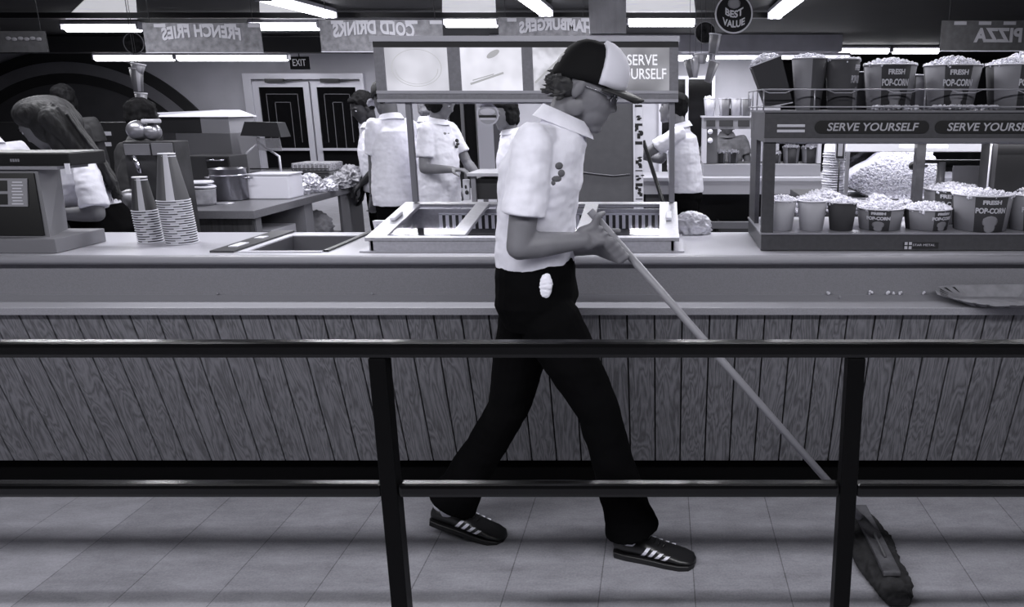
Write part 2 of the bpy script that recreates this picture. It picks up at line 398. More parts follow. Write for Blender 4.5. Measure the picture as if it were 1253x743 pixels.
# dark doorways
def darkdoor(n, pa, pb, pyt, D=WB-0.02, frame=True):
    d = thing('door_%d' % n, None, None, (X((pa+pb)/2, D, 1), D, 0)); d['kind'] = 'structure'
    x0, x1, zt = X(pa, D, 1), X(pb, D, 1), Z(pyt, D)
    g = MB(); g.box(x0+.06, x1-.06, D-.03, D, 0, zt-.06); g.build('pane', M_nightglass, d)
    h = MB(); h.box(x0, x0+.06, D-.07, D, 0, zt); h.box(x1-.06, x1, D-.07, D, 0, zt); h.box(x0+.06, x1-.06, D-.07, D, zt-.06, zt)
    h.box((x0+x1)/2-.03, (x0+x1)/2+.03, D-.07, D, 0, zt-.06); h.build('door_frame', mat('dark_frame', .08, .5) if n == 3 else M_alu, d)
darkdoor(3, 548, 588, 96); darkdoor(4, 806, 874, 93)
# exit sign
t = thing('exit_sign', 'small dark exit sign hanging above the double doors', 'sign', P(366, 77, 14.6))
x, y, z = t.location; s = 0.15*1.0
q = MB(); q.box(x-.17, x+.17, y, y+.05, z-.11, z+.11, bev=.008); q.build('sign_box', mat('exit_box', .008, .95, spec=.05), t)
text_obj('EXIT', .17, mat('exit_letters', .3, .5, emit=.05), T(x, y-.002, z)@FRONT, parent=t, fit=.235)
q = MB(); q.tube([(x, y+.025, z+.11), (x, y+.025, CEIL)], .012, 8); q.build('hanger', M_dark, t)
# ------------------------------------------------------------------ public counter
YC, ZC = 2.87, 0.98     # front edge and top
YB = 3.42
M_lam = mat('grey_laminate', 0.21, 0.5, var=0.10, scale=240, detail=2)
M_top = mat('counter_top_laminate', 0.46, 0.28, var=0.08, scale=200, detail=2)
XL, XR = -4.6, 3.4
c = thing('serving_counter', 'long grey laminate serving counter with wood plank front and tray ledge', 'counter', (0, 3.0, 0))
# top with the opening of the sunken well
wx0, wx1, wy0, wy1 = X(303, 2.93, ZC), X(395, 2.93, ZC), 2.935, 3.30
q = MB()
q.box(XL, wx0, YC, YB, ZC-.035, ZC); q.box(wx1, XR, YC, YB, ZC-.035, ZC); q.box(wx0, wx1, YC, wy0, ZC-.035, ZC); q.box(wx0, wx1, wy1, YB, ZC-.035, ZC)
q.build('countertop', M_top, c)
q = MB(); q.tube([(XL, YC-.002, ZC-.0175), (XR, YC-.002, ZC-.0175)], .0175, 10); q.build('nosing', mat('laminate_edge', .30, .4), c)
YL, ZL = 2.69, 0.824    # ledge front edge
q = MB(); q.box(XL, XR, YC+.02, YC+.04, ZL, ZC-.035); q.build('front_face', M_lam, c)
q = MB(); q.box(XL, XR, YL, YC+.04, ZL-.028, ZL, bev=.004); q.build('tray_ledge', mat('ledge_laminate', 0.26, 0.4, var=0.10, scale=240, detail=2), c)
# slanted plank front, one part per plank
def wood():
    m = mat('plank_wood', 0.1, 0.55); nt = m.node_tree; b = nt.nodes['Principled BSDF']
    tc = nt.nodes.new('ShaderNodeTexCoord'); oi = nt.nodes.new('ShaderNodeObjectInfo'); mp = nt.nodes.new('ShaderNodeMapping')
    mp.inputs['Scale'].default_value = (7, 1, 1.1); nt.links.new(tc.outputs['Object'], mp.inputs[0])
    ad = nt.nodes.new('ShaderNodeVectorMath'); ad.operation = 'ADD'; sc = nt.nodes.new('ShaderNodeVectorMath'); sc.operation = 'SCALE'; sc.inputs[0].default_value = (13, 7, 9)
    nt.links.new(oi.outputs['Random'], sc.inputs['Scale']); nt.links.new(mp.outputs[0], ad.inputs[0]); nt.links.new(sc.outputs[0], ad.inputs[1])
    n = nt.nodes.new('ShaderNodeTexNoise'); n.inputs['Scale'].default_value = 2.2; n.inputs['Detail'].default_value = 3; n.inputs['Distortion'].default_value = 0.6; nt.links.new(ad.outputs[0], n.inputs['Vector'])
    ml = nt.nodes.new('ShaderNodeMath'); ml.operation = 'MULTIPLY'; ml.inputs[1].default_value = 13; nt.links.new(n.outputs['Fac'], ml.inputs[0])
    fr = nt.nodes.new('ShaderNodeMath'); fr.operation = 'PINGPONG'; fr.inputs[1].default_value = 0.5; nt.links.new(ml.outputs[0], fr.inputs[0])
    n2 = nt.nodes.new('ShaderNodeTexNoise'); n2.inputs['Scale'].default_value = 30; nt.links.new(ad.outputs[0], n2.inputs['Vector'])
    s = nt.nodes.new('ShaderNodeMath'); s.operation = 'MULTIPLY_ADD'; s.inputs[1].default_value = 0.5; nt.links.new(n2.outputs['Fac'], s.inputs[0]); nt.links.new(fr.outputs[0], s.inputs[2])
    r = nt.nodes.new('ShaderNodeValToRGB'); r.color_ramp.elements[0].position = 0.2; r.color_ramp.elements[1].position = 0.75
    r.color_ramp.elements[0].color = rgb(0.075); r.color_ramp.elements[1].color = rgb(0.19)
    nt.links.new(s.outputs[0], r.inputs[0]); nt.links.new(r.outputs[0], b.inputs['Base Color']); return m
M_wood = wood()
PB, PT = Vector((0, 2.90, .138)), Vector((0, 2.712, ZL-.029))
sl = (PT-PB); nrm = Vector((0, sl.z, -sl.y)).normalized()
pitch_p = 0.0989; k0 = int((XL-.27)/pitch_p); x = .27+k0*pitch_p
backing = MB(); backing.obox((PB+PT)/2+Vector(((XL+XR)/2, 0, 0))+nrm*.016, ((XR-XL)/2, 0, 0), sl/2, nrm*.004); backing.build('panel_backing', mat('groove_black', .008, .9), c)
while x < XR-.1:
    q = MB(); q.obox((PB+PT)/2+Vector((x+pitch_p/2, 0, 0))+nrm*.006, (pitch_p/2-.0028, 0, 0), sl/2, nrm*.006, bev=.0015)
    q.build('plank', M_wood, c); x += pitch_p
q = MB(); q.box(XL, XR, 2.95, 2.97, 0, .16); q.box(XL, XR, 2.93, 2.97, .125, .138); q.build('kick_board', mat('kick_black', .003, .8, spec=.05), c)
q = MB(); q.box(XL, XR, YB-.04, YB-.02, 0, ZC-.036); q.build('back_panel', mat('counter_back', .1, .7), c)
# sunken well
w = thing('sunken_steel_well', 'empty sunken steel well let into the counter left of the heated display', 'serving well', ((wx0+wx1)/2, 3.1, ZC-.2))
q = MB(); zb = ZC-.17; e = .006
for a in ((wx0, wx0+e, wy0, wy1), (wx1-e, wx1, wy0, wy1), (wx0, wx1, wy0, wy0+e), (wx0, wx1, wy1-e, wy1)): q.box(*a, zb, ZC+.002)
q.box(wx0, wx1, wy0, wy1, zb-.004, zb); q.build('basin', mat('well_steel', .22, .4, .6), w)
q = MB(); r_ = .03
q.box(wx0-r_, wx0, wy0, wy1+r_, ZC, ZC+.005); q.box(wx0, wx1, wy1, wy1+r_, ZC, ZC+.005); q.box(wx0-r_, wx1, wy0-.018, wy0, ZC, ZC+.005); q.build('rim', mat('well_rim', .55, .4), w)
q = MB(); q.box(wx0-.135, wx0-.045, wy0-.02, YB, ZC, ZC+.008); q.build('slide_track', mat('track_dark', .05, .35), w)
for a_, b_ in ((3.0, 3.09), (3.2, 3.25)):
    q = MB(); q.box(wx0-.11, wx0-.075, a_, b_, ZC+.008, ZC+.011); q.build('latch_plate', M_white, w)
q = MB(); q.box(wx1+.0, wx1+.02, wy0, YB, ZC, ZC+.007); q.build('seal_strip', M_black, w)
# ------------------------------------------------------------------ rail
RY, RT = 1.85, Z(417, 1.85)
M_rail = mat('black_gloss_rail', 0.003, 0.2, spec=0.28); M_postb = mat('black_post', 0.003, 0.4, spec=0.08)
t = thing('walkway_rail', 'black metal walkway rail in the foreground with two bars and square posts', 'railing', (0, RY, 0))
q = MB(); q.box(-3.2, 2.4, RY-.022, RY+.022, RT-.040, RT, bev=.011); q.build('top_bar', M_rail, t)
zb = Z(590, RY)
xs = [X(464, RY, .92), X(1046.5, RY, .92)]; sp = xs[1]-xs[0]; xs = [xs[0]-2*sp, xs[0]-sp]+xs+[xs[1]+sp]
for i in range(len(xs)-1):
    q = MB(); q.box(xs[i]+.022, xs[i+1]-.022, RY-.019, RY+.019, zb-.036, zb, bev=.010); q.build('lower_bar', M_rail, t)
for xx in xs:
    q = MB(); q.box(xx-.0215, xx+.0215, RY-.0215, RY+.0215, 0.008, RT-.040, bev=.003); p_ = q.build('post', M_postb, t)
    q = MB(); q.box(xx-.05, xx+.05, RY-.05, RY+.05, 0, .008); q.build('foot_plate', M_rail, p_)
# ------------------------------------------------------------------ heated display unit with glass top
M_frame = mat('display_frame_metal', 0.46, 0.4, 0.35, var=0.08, scale=90)
M_glass = glass_mat('clear_glass', 0.015)
UD0, UD1 = 2.93, 3.44
UF, UBk = Z(291, UD0), Z(247, UD1)
ux0, ux1 = X(446, UD0, UF), X(831, UD0, UF)
t = thing('heated_food_display', 'steel food display with sloped glass lids on the counter behind the walking man', 'food display', ((ux0+ux1)/2, 3.2, ZC))
q = MB()
q.box(ux0+.02, ux1-.02, UD0, UD0+.015, ZC, UF-.012); q.box(ux0+.01, ux1-.01, UD1-.015, UD1, ZC, UBk-.03)
for xx in (ux0+.015, ux1-.03):
    q.hexa([(xx,UD0,ZC),(xx+.015,UD0,ZC),(xx+.015,UD1,ZC),(xx,UD1,ZC),(xx,UD0,UF-.012),(xx+.015,UD0,UF-.012),(xx+.015,UD1,UBk-.012),(xx,UD1,UBk-.012)])
q.build('body', M_frame, t)
q = MB(); q.box(ux0-.02, ux1+.02, UD0-.012, UD1, ZC+.0005, ZC+.006); q.build('base_flange', M_frame, t)
q = MB(); q.box(ux0+.03, ux1-.03, UD0+.02, UD1-.02, ZC+.012, ZC+.018); q.build('bottom_tray', mat('tray_dark', .06, .75), t)
def on(x, f):   # point on the sloped top, f = 0 front .. 1 back
    return Vector((x, UD0+(UD1-UD0)*f, UF+(UBk-UF)*f))
def strip(x0, x1, x2, x3, f0, f1, m, name, h=.014, lift=0):
    q = MB(); up = Vector((0,0,h)); l = Vector((0,0,lift))
    q.hexa([on(x0,f0)+l-up, on(x1,f0)+l-up, on(x2,f1)+l-up, on(x3,f1)+l-up, on(x0,f0)+l, on(x1,f0)+l, on(x2,f1)+l, on(x3,f1)+l]); return q.build(name, m, t)
strip(ux0, ux1, ux1, ux0, 0, .05, M_frame, 'front_frame')
strip(ux0, ux1, ux1, ux0, .93, 1, M_frame, 'back_frame')
strip(ux0, ux0+.075, ux0+.075, ux0, .05, .93, M_frame, 'side_frame')
strip(ux1-.075, ux1, ux1, ux1-.075, .05, .93, M_frame, 'side_frame')
bars = [X(558, UD0, UF), X(712, UD0, UF)]
for b_ in bars: strip(b_-.028, b_+.028, b_+.028, b_-.028, .05, .93, M_frame, 'divider_bar', lift=.004)
for a, b_ in ((ux0+.02, bars[0]), (bars[0], bars[1]), (bars[1], ux1-.02)):
    strip(a+.03, b_-.03, b_-.03, a+.03, .05, .93, M_glass, 'glass_lid', h=.003, lift=-.004)
for xx in (ux0+.037, ux1-.037):
    q = MB(); c1, c2 = on(xx, .42), on(xx, .62); q.beam(c1+Vector((0,0,.008)), c2+Vector((0,0,.008)), .022, .012, bev=.003); q.build('lid_catch', M_white, t)
# inside: white slotted back wall
q = MB(); zb0, zb1 = Z(283, UD1-.03), Z(262, UD1-.03); yy = UD1-.03
q.box(ux0+.09, ux1-.05, yy, yy+.004, ZC+.02, zb0); q.build('back_ledge', mat('inner_dark', .04, .5), t)
q = MB(); q.box(ux0+.15, ux1-.05, yy-.004, yy, zb0-.004, zb0+.006); q.box(ux0+.15, ux1-.05, yy-.004, yy, zb1-.004, zb1+.004)
xx = ux0+.15
while xx < ux1-.05: q.box(xx, xx+.014, yy-.004, yy, zb0, zb1); xx += .0285
q.build('slotted_vent', mat('vent_white', .8, .5), t)
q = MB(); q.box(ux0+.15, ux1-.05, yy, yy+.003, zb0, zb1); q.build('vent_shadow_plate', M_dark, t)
# light box on two posts behind the display
LD = 3.40
lx0, lx1, lz0, lz1 = X(461, LD, 1.6), X(830, LD, 1.6), Z(125, LD), Z(44, LD)
t = thing('light_box_sign', 'backlit four panel menu light box on two posts above the food display', 'light box', ((lx0+lx1)/2, 3.5, UBk))
q = MB(); q.box(lx0, lx1, LD+.02, LD+.20, lz0, lz1-.02); q.build('housing', mat('box_metal', .22, .45, .3), t)
q = MB(); q.box(lx0-.012, lx1+.005, LD-.012, LD+.22, lz1-.022, lz1); q.build('top_cap', mat('cap_light', .5, .35, .5), t)
q = MB(); q.box(lx0, lx1, LD-.006, LD+.02, lz1-.045, lz1-.022); q.build('dark_band', mat('band_dark', .02, .5), t)
q = MB()
zp0, zp1 = Z(111, LD), Z(53, LD); pan = [(473, 550), (565, 640), (653, 747), (753, 819)]
q.box(lx0, lx1, LD-.006, LD+.02, lz0, zp0); edges = [461]+[v for p_ in pan for v in p_]+[830]
for i in range(0, len(edges), 2): q.box(X(edges[i], LD, 1.6), X(edges[i+1], LD, 1.6), LD-.006, LD+.02, zp0, lz1-.045)
q.build('frame', mat('box_frame', .27, .45, .2, var=.1, scale=80), t)
q = MB(); q.box(lx0, lx1, LD-.012, LD-.006, lz0, lz0+.012); q.box(lx0, lx1, LD-.012, LD-.006, zp0-.012, zp0); q.build('trim_line', mat('trim_light', .5, .4, .3), t)
def poster(e0, e1, sc, seed):
    m = mat('backlit_poster_%d' % seed, .8, .4, emit=1.0); nt = m.node_tree; b = nt.nodes['Principled BSDF']
    b.inputs['Base Color'].default_value = (.05, .05, .055, 1)
    tc = nt.nodes.new('ShaderNodeTexCoord'); n = nt.nodes.new('ShaderNodeTexNoise'); n.inputs['Scale'].default_value = sc; n.inputs['Detail'].default_value = 2
    mp = nt.nodes.new('ShaderNodeMapping'); mp.inputs['Location'].default_value = (seed*3, 0, seed); nt.links.new(tc.outputs['Object'], mp.inputs[0]); nt.links.new(mp.outputs[0], n.inputs['Vector'])
    r = nt.nodes.new('ShaderNodeValToRGB'); r.color_ramp.elements[0].position = .32; r.color_ramp.elements[1].position = .62
    r.color_ramp.elements[0].color = rgb(e0); r.color_ramp.elements[1].color = rgb(e1)
    nt.links.new(n.outputs['Fac'], r.inputs[0]); nt.links.new(r.outputs[0], b.inputs['Emission Color']); return m
PM = [poster(.50, .75, 6, 1), poster(.72, .92, 9, 2), poster(.38, .8, 14, 3), poster(.16, .40, 5, 4)]
pt = []
for (a, b_), m in zip(pan, PM):
    q = MB(); q.box(X(a, LD, 1.6), X(b_, LD, 1.6), LD+.004, LD+.019, zp0, zp1); pt.append(q.build('lit_panel', m, t))
def ink(name, g, e): return mat(name, .02, .5, emit=0) if e is None else mat(name, g, .5, emit=e)
I3 = mat('poster_mid', .05, .5, emit=.42); I4 = mat('poster_faint', .05, .5, emit=.52)
# picture 1: a round burger on a plate
ca, cb = X(511, LD, 1.6), Z(83, LD)
def ringp(cx, cz, rx, rz, w, m, par, y=LD+.002, a0=0, a1=2*PI, name='picture'):
    q = MB(); n = 36
    for i in range(n):
        t0, t1 = a0+(a1-a0)*i/n, a0+(a1-a0)*(i+1)/n
        pts = [(cx+k*rx*math.cos(s), cz+k*rz*math.sin(s)) for k, s in ((1, t0), (1, t1), (1-w, t1), (1-w, t0))]
        q.loft([[Vector((a_, y, b2)) for a_, b2 in pts], [Vector((a_, y+.002, b2)) for a_, b2 in pts]], True, False)
    return q.build(name, m, par)
ringp(ca, cb, .105, .075, .03, I4, pt[0]); ringp(ca, cb-.004, .09, .062, .03, I4, pt[0], a0=PI, a1=2*PI)
cb2 = X(602, LD, 1.6)
q = MB(); q.beam((cb2-.09, LD+.003, cb-.065), (cb2+.05, LD+.003, cb-.02), .002, .008); q.beam((cb2-.08, LD+.003, cb-.05), (cb2+.01, LD+.003, cb-.025), .002, .004)
q.ell((cb2+.01, LD+.003, cb+.055), (.03, .002, .012), Matrix.Rotation(-.5, 3, 'Y')); q.build('picture', I3, pt[1])
q = MB(); q.beam((X(655, LD, 1.6), LD+.003, cb-.06), (X(690, LD, 1.6), LD+.003, cb+.05), .002, .008); q.ell((X(705, LD, 1.6), LD+.002, cb-.03), (.05, .002, .03)); q.build('picture', I3, pt[2])
ML = mat('lit_letters', .7, .5, emit=.72)
for s_, py_ in (('SERVE', 74), ('YOURSELF', 91)):
    w_ = .125 if s_ == 'SERVE' else .215
    xc_ = X(786, LD, 1.6) if s_ == 'SERVE' else X(784, LD, 1.6)
    text_obj(s_, .06, ML, T(xc_, LD+.002, Z(py_, LD))@FRONT, parent=pt[3], fit=w_, bold=.0004)
for xx in (X(506, UD1, 1.3), X(822, UD1, 1.3)):
    q = MB(); q.box(xx-.012, xx+.012, UD1-.024, UD1, UBk+.001, lz0+.002, bev=.003); q.build('post', mat('post_metal', .33, .35, .6), t)
q = MB(); q.box(lx0+.02, lx1-.02, LD+.03, LD+.19, lz0-.006, lz0); q.build('heat_lamp_plate', mat('plate_white', .5, .5), t)
# burger shaped badge hanging under the light box
b0 = P(597, 140, 3.45)
t = thing('burger_badge', 'round white burger badge hanging under the light box', 'hanging sign', b0)
q = MB(); q.lathe([(.0, -.003), (.047, -.003), (.047, .003), (0, .003)], 32, b0, ax=(0,1,0), smooth=False); q.build('disc', mat('badge_white', .75, .5), t)
q = MB(); q.lathe([(0, -.005), (.041, -.005), (.041, -.0031), (0, -.0031)], 32, b0, ax=(0,1,0), smooth=False); q.build('grey_field', mat('badge_field', .45, .5), t)
q = MB(); q.ell(b0+Vector((0,-.0045,.010)), (.033,.004,.015)); q.box(b0.x-.034, b0.x+.034, b0.y-.008, b0.y-.004, b0.z-.024, b0.z-.014, bev=.001); q.build('bun', mat('bun_light', .75, .5), t)
q = MB(); q.box(b0.x-.037, b0.x+.037, b0.y-.009, b0.y-.005, b0.z-.013, b0.z-.003, bev=.001); q.build('patty', mat('patty', .01, .5), t)
q = MB(); q.tube([b0+Vector((0,0,.047)), (b0.x, b0.y, lz0-.006)], .0012, 6); q.build('string', M_dark, t)
# ------------------------------------------------------------------ popcorn
def kernel_bm(bm, c, s, rng):
    for _ in range(rng.choice((3, 4, 4))):
        d = Vector((rng.gauss(0,1), rng.gauss(0,1), rng.gauss(0,1))).normalized()*s*.55
        a = bmesh.new(); bmesh.ops.create_icosphere(a, subdivisions=1, radius=s*rng.uniform(.5, .75)); a.transform(Matrix.Translation(Vector(c)+d))
        mp = {v: bm.verts.new(v.co) for v in a.verts}
        for f in a.faces: g = bm.faces.new([mp[v] for v in f.verts]); g.smooth = True
        a.free()
M_pop = mat('popcorn', 0.68, 0.8, var=0.25, scale=60)
def heap_mesh(n, r, h, ks, seed, flat=.25):
    rng = random.Random(seed); bm = bmesh.new()
    ring = [(r*(1-(i/6)**2*.02) if i == 0 else r*(1-i/6), h*(1-(1-i/6)**2)) for i in range(6)]
    q = MB(); q.lathe([(0.9*r, -.02)]+[(r*.93*(1-i/6), h*.75*(1-(1-i/6)**2)) for i in range(6)], 20)
    me = bpy.data.meshes.new('t'); q.bm.to_mesh(me); bm.from_mesh(me); bpy.data.meshes.remove(me); q.bm.free()
    for f in bm.faces: f.smooth = True
    for i in range(n):
        a = rng.uniform(0, 2*PI); rr = r*math.sqrt(rng.uniform(0, 1))*.98
        z = h*(1-(rr/r)**2)*.8+rng.uniform(-.2, .6)*ks
        kernel_bm(bm, (rr*math.cos(a), rr*math.sin(a), z), ks, rng)
    me = bpy.data.meshes.new('popcorn'); bm.to_mesh(me); bm.free(); me.materials.append(M_pop); return me
M_tubd, M_tubl = mat('tub_dark_stripe', .045, .85, spec=.2), mat('tub_light_stripe', .20, .85, spec=.2)
M_tubp = mat('tub_plain_light', .34, .6); M_rim = mat('tub_rim', .6, .5); M_ink = mat('print_light', .5, .5)
def wrap_text(txt, size, c, rad, ang, zc, m, par, fit=None, bold=.001):
    me = text_mesh(txt, size, depth=.0006, bold=bold); xs = [v.co.x for v in me.vertices]; f = 1.0
    if fit: f = fit/(max(xs)-min(xs))
    bm = bmesh.new(); bm.from_mesh(me); bmesh.ops.triangulate(bm, faces=bm.faces[:])
    for v in bm.verts:
        z = zc+v.co.y; R = rad(z)+.0008+v.co.z; a = ang+(v.co.x*f)/rad(zc)
        v.co = Vector((c[0]+R*math.sin(a), c[1]-R*math.cos(a), c[2]+z))
    bm.to_mesh(me); bm.free(); me.materials.clear(); me.materials.append(m); me.name = 'lettering'; return link('lettering', me, par)
def tub(loc, r0, r1, h, label, group, rot=0.0, stripes=True, printed=True, light=False, heap=.03, n=110, seed=1, ks=.0085, poplabel=None, ml=None, md=None, nstripe=3, popc=True):
    t = thing('popcorn_tub', label, 'popcorn tub', loc, group); L = Vector(loc)
    q = MB(); N = 32; prof = [(r0*.96, 0), (r0, .001), (r1, h), (r1-.003, h), (r0-.002, .004)]
    md, ml = md or M_tubd, ml or M_tubl
    if stripes: mis = lambda i, k: (math.floor(((k+.5)/N-.75-rot/(2*PI))*nstripe*2+.5) % 2) if i == 1 else 0
    else: mis = None
    q.lathe(prof, N, L, mis=mis); q.build('cup_wall', [M_tubp if (not stripes and light) else md, ml], t)
    q = MB(); q.lathe([(r1-.003, h-.002), (r1+.002, h-.002), (r1+.003, h+.001), (r1, h+.003), (r1-.003, h+.001)], N, L); q.build('rim', M_rim, t)
    if printed:
        rad = lambda z: r0+(r1-r0)*z/h
        base = rot
        wrap_text('FRESH', h*.15, L, rad, base, h*.83, M_ink, t, fit=r1*.62)
        wrap_text('POP-CORN', h*.2, L, rad, base, h*.6, M_ink, t, fit=r1*1.02)
        # picture of a full cup, drawn as a light rounded shape
        q = MB()
        for rr, zz, off in ((.30, .30, 0), (.22, .14, 0)):
            a = bmesh.new(); bmesh.ops.create_icosphere(a, subdivisions=2, radius=1)
            for v in a.verts:
                th = base+v.co.x*rr; z = h*zz+v.co.z*h*.17; R = rad(z)+.0004+v.co.y*.001
                v.co = Vector((L.x+R*math.sin(th), L.y-R*math.cos(th), L.z+z))
            q.merge(a, True)
        q.build('cup_picture', M_tubl, t)
    p = None
    if popc:
        me = heap_mesh(n, r1-.001, heap, ks, seed)
        p = link('popcorn', me); p.location = L+Vector((0,0,h-.006)); tag(p, poplabel or ('heap of popcorn filling the '+label.split(' tub')[0]+' tub'), 'popcorn', None, 'stuff')
    return t, p
# ------------------------------------------------------------------ popcorn warmer on the counter
M_warm = mat('warmer_brown_metal', .075, .4, .3, var=.1, scale=60)
WD0, WD1 = 2.95, 3.40
wx = X(931, WD0, 1.0); wr = X(1420, WD0, 1.0)
wz = Z(285, WD0); fz0, fz1 = Z(174, WD0), Z(135, WD0)
t = thing('popcorn_warmer', 'open fronted popcorn warmer with serve yourself signs on the right of the counter', 'popcorn warmer', ((wx+wr)/2, 3.2, ZC))
q = MB(); q.box(wx, wr, WD0, WD1, ZC+.003, wz-.006, bev=.002); q.build('base', M_warm, t)
q = MB(); q.box(wx-.004, wr, WD0-.006, WD1, wz-.006, wz); q.build('lower_shelf', mat('shelf_edge', .4, .35, .5), t)
q = MB(); q.box(wx, wr, WD0, WD1, fz0, fz1-.008); q.build('canopy', M_warm, t)
q = MB(); q.box(wx-.005, wr, WD0-.008, WD1, fz1-.008, fz1); q.box(wx, wr, WD0-.006, WD0, fz0, fz0+.014); q.build('top_shelf', mat('shelf_mid', .22, .35, .5), t)
def tilted_post(px_t, px_b, D, w, d, name='post', m=M_warm):
    q = MB(); xa, xb = X(px_b, D, 1.1), X(px_t, D, 1.4)
    q.hexa([(xa,D,wz),(xa+w,D,wz),(xa+w,D+d,wz),(xa,D+d,wz),(xb,D,fz0),(xb+w,D,fz0),(xb+w,D+d,fz0),(xb,D+d,fz0)]); return q.build(name, m, t)
q = MB(); q.box(wx, wx+.045, WD0+.005, WD0+.035, wz, fz0); q.build('post', M_warm, t)
q = MB(); q.box(wx+.002, wx+.02, WD1-.20, WD1, wz, fz0); q.build('post', M_warm, t)
q = MB(); q.box(wx+.002, wx+.006, WD0+.035, WD1-.20, wz+.02, fz0); q.build('side_glass', M_glass, t)
xm = X(1119, WD0+.22, 1.2); q = MB(); q.box(xm, xm+.035, WD0+.22, WD0+.26, wz, fz0); q.build('post', M_warm, t)
xm2 = X(1216, WD0+.1, 1.2); q = MB(); q.box(xm2, xm2+.14, WD0+.1, WD0+.26, wz, fz0); q.build('control_panel', mat('panel_black', .02, .5), t)
q = MB(); q.box(X(1128, WD0, 1.3), X(1190, WD0, 1.3), WD0+.27, WD0+.30, Z(181, WD0+.27), Z(177, WD0+.27)); q.build('lamp_tube', mat('warm_tube', .9, .4, emit=1.6), t)
q = MB(); q.tube([(X(1211, 3.1, 1.3), 3.1, wz), (X(1211, 3.1, 1.3), 3.1, fz0)], .004, 8); q.build('glass_edge', mat('edge_bright', .6, .3), t)
# perforated grey screen and knobs inside
q = MB(); q.box(X(1165, 3.35, 1.2), X(1208, 3.35, 1.2), 3.35, 3.36, wz, Z(203, 3.35)); q.build('mesh_screen', mat('mesh_grey', .2, .6, var=.4, scale=400), t)
q = MB(); q.box(X(1130, 3.33, 1.3), X(1206, 3.33, 1.3), 3.33, 3.37, Z(200, 3.33), Z(196, 3.33)); q.build('hanger_bar', M_black, t)
q = MB(); q.tube([(X(1150, 3.34, 1.2), 3.34, wz), (X(1150, 3.34, 1.2), 3.34, Z(198, 3.34))], .018, 14); q.build('cylinder_post', mat('cyl_grey', .12, .4), t)
# signs on the canopy
def pill(px0, px1):
    x0, x1 = X(px0, WD0, 1.45), X(px1, WD0, 1.45); z0, z1 = Z(163.5, WD0), Z(147.5, WD0); r = (z1-z0)/2; zc = (z0+z1)/2
    out = [(x1-r+r*math.cos(a), zc+r*math.sin(a)) for a in [-PI/2+PI*i/12 for i in range(13)]]+[(x0+r+r*math.cos(a), zc+r*math.sin(a)) for a in [PI/2+PI*i/12 for i in range(13)]]
    q = MB(); q.prism(out, WD0-.003, WD0-.0002); pl = q.build('sign_plate', mat('sign_black', .006, .4), t)
    text_obj('SERVE YOURSELF', .04, mat('sign_text', .42, .5), T((x0+x1)/2, WD0-.0035, zc-.001)@FRONT, parent=pl, fit=(x1-x0)*.80, shear=.18, bold=.0006, depth=.0006)
pill(997, 1137); pill(1144, 1284)
q = MB()
for py in (153.5, 160): q.box(X(951, WD0, 1.45), X(985, WD0, 1.45), WD0-.003, WD0, Z(py+2, WD0), Z(py-1.3, WD0), bev=.001)
q.build('vent_slots', mat('vent_light', .6, .4), t)
xb_ = X(1107, WD0, 1.0)
q = MB(); zc = Z(300.5, WD0); q.box(X(1105, WD0, 1), X(1148, WD0, 1), WD0-.002, WD0-.0001, zc-.012, zc+.012); pl = q.build('maker_plate', mat('plate_dark', .02, .4), t)
q = MB()
for i in (-1, 1):
    for j in (-1, 1): q.box(xb_+.012+i*.008-.0055, xb_+.012+i*.008+.0055, WD0-.0035, WD0-.002, zc+j*.008-.0055, zc+j*.008+.0055)
q.build('logo', M_ink, pl)
text_obj('STAR METAL', .012, M_ink, T(X(1130, WD0, 1), WD0-.0026, zc+.002)@FRONT, parent=pl, fit=.085)
l = bpy.data.lights.new('warmer_lamp', 'AREA'); l.shape = 'RECTANGLE'; l.size = 1.25; l.size_y = .12; l.energy = 2.7; l.color = (.97, .96, 1.0)
ol = bpy.data.objects.new('warmer_lamp', l); COL.objects.link(ol); ol.parent = t; ol.location = Vector(((wx+wr)/2-.1, WD0+.13, fz0-.012))-t.location
q = MB(); q.box(wx+.05, wx+1.35, WD0+.09, WD0+.17, fz0-.010, fz0-.001); q.build('lamp_strip', mat('lamp_strip', .6, .4), t)
# wire guard on the top shelf
q = MB(); gz0, gz1 = fz1+.012, Z(109.5, WD0); gx = wx-.012
r_ = .0028
q.tube([(gx+.02, WD0-.004, gz1), (wr, WD0-.004, gz1)], r_, 8); q.tube([(gx+.02, WD0-.004, gz0), (wr, WD0-.004, gz0)], r_, 8)
q.tube([(gx+.02, WD0-.004, gz1), (gx, WD0+.03, gz1), (gx, WD1, gz1)], r_, 8); q.tube([(gx+.02, WD0-.004, gz0), (gx, WD0+.03, gz0), (gx, WD1, gz0)], r_, 8)
for px in (934, 996, 1130, 1262): q.tube([(X(px, WD0, 1.5), WD0-.004, fz1), (X(px, WD0, 1.5), WD0-.004, gz1)], r_, 8)
for yy in (WD0+.15, WD0+.3, WD1): q.tube([(gx, yy, fz1), (gx, yy, gz1)], r_, 8)
for px in (930, 1010, 1082, 1160, 1240):
    xa = X(px, WD0, 1.5); q.tube([(xa, WD0-.004, gz1), (xa+.03, WD0-.004, gz1-.012), (xa+.09, WD0-.004, gz1-.012), (xa+.12, WD0-.004, gz1)], .002, 6)
q.build('wire_guard', mat('wire', .35, .35, .5), t)
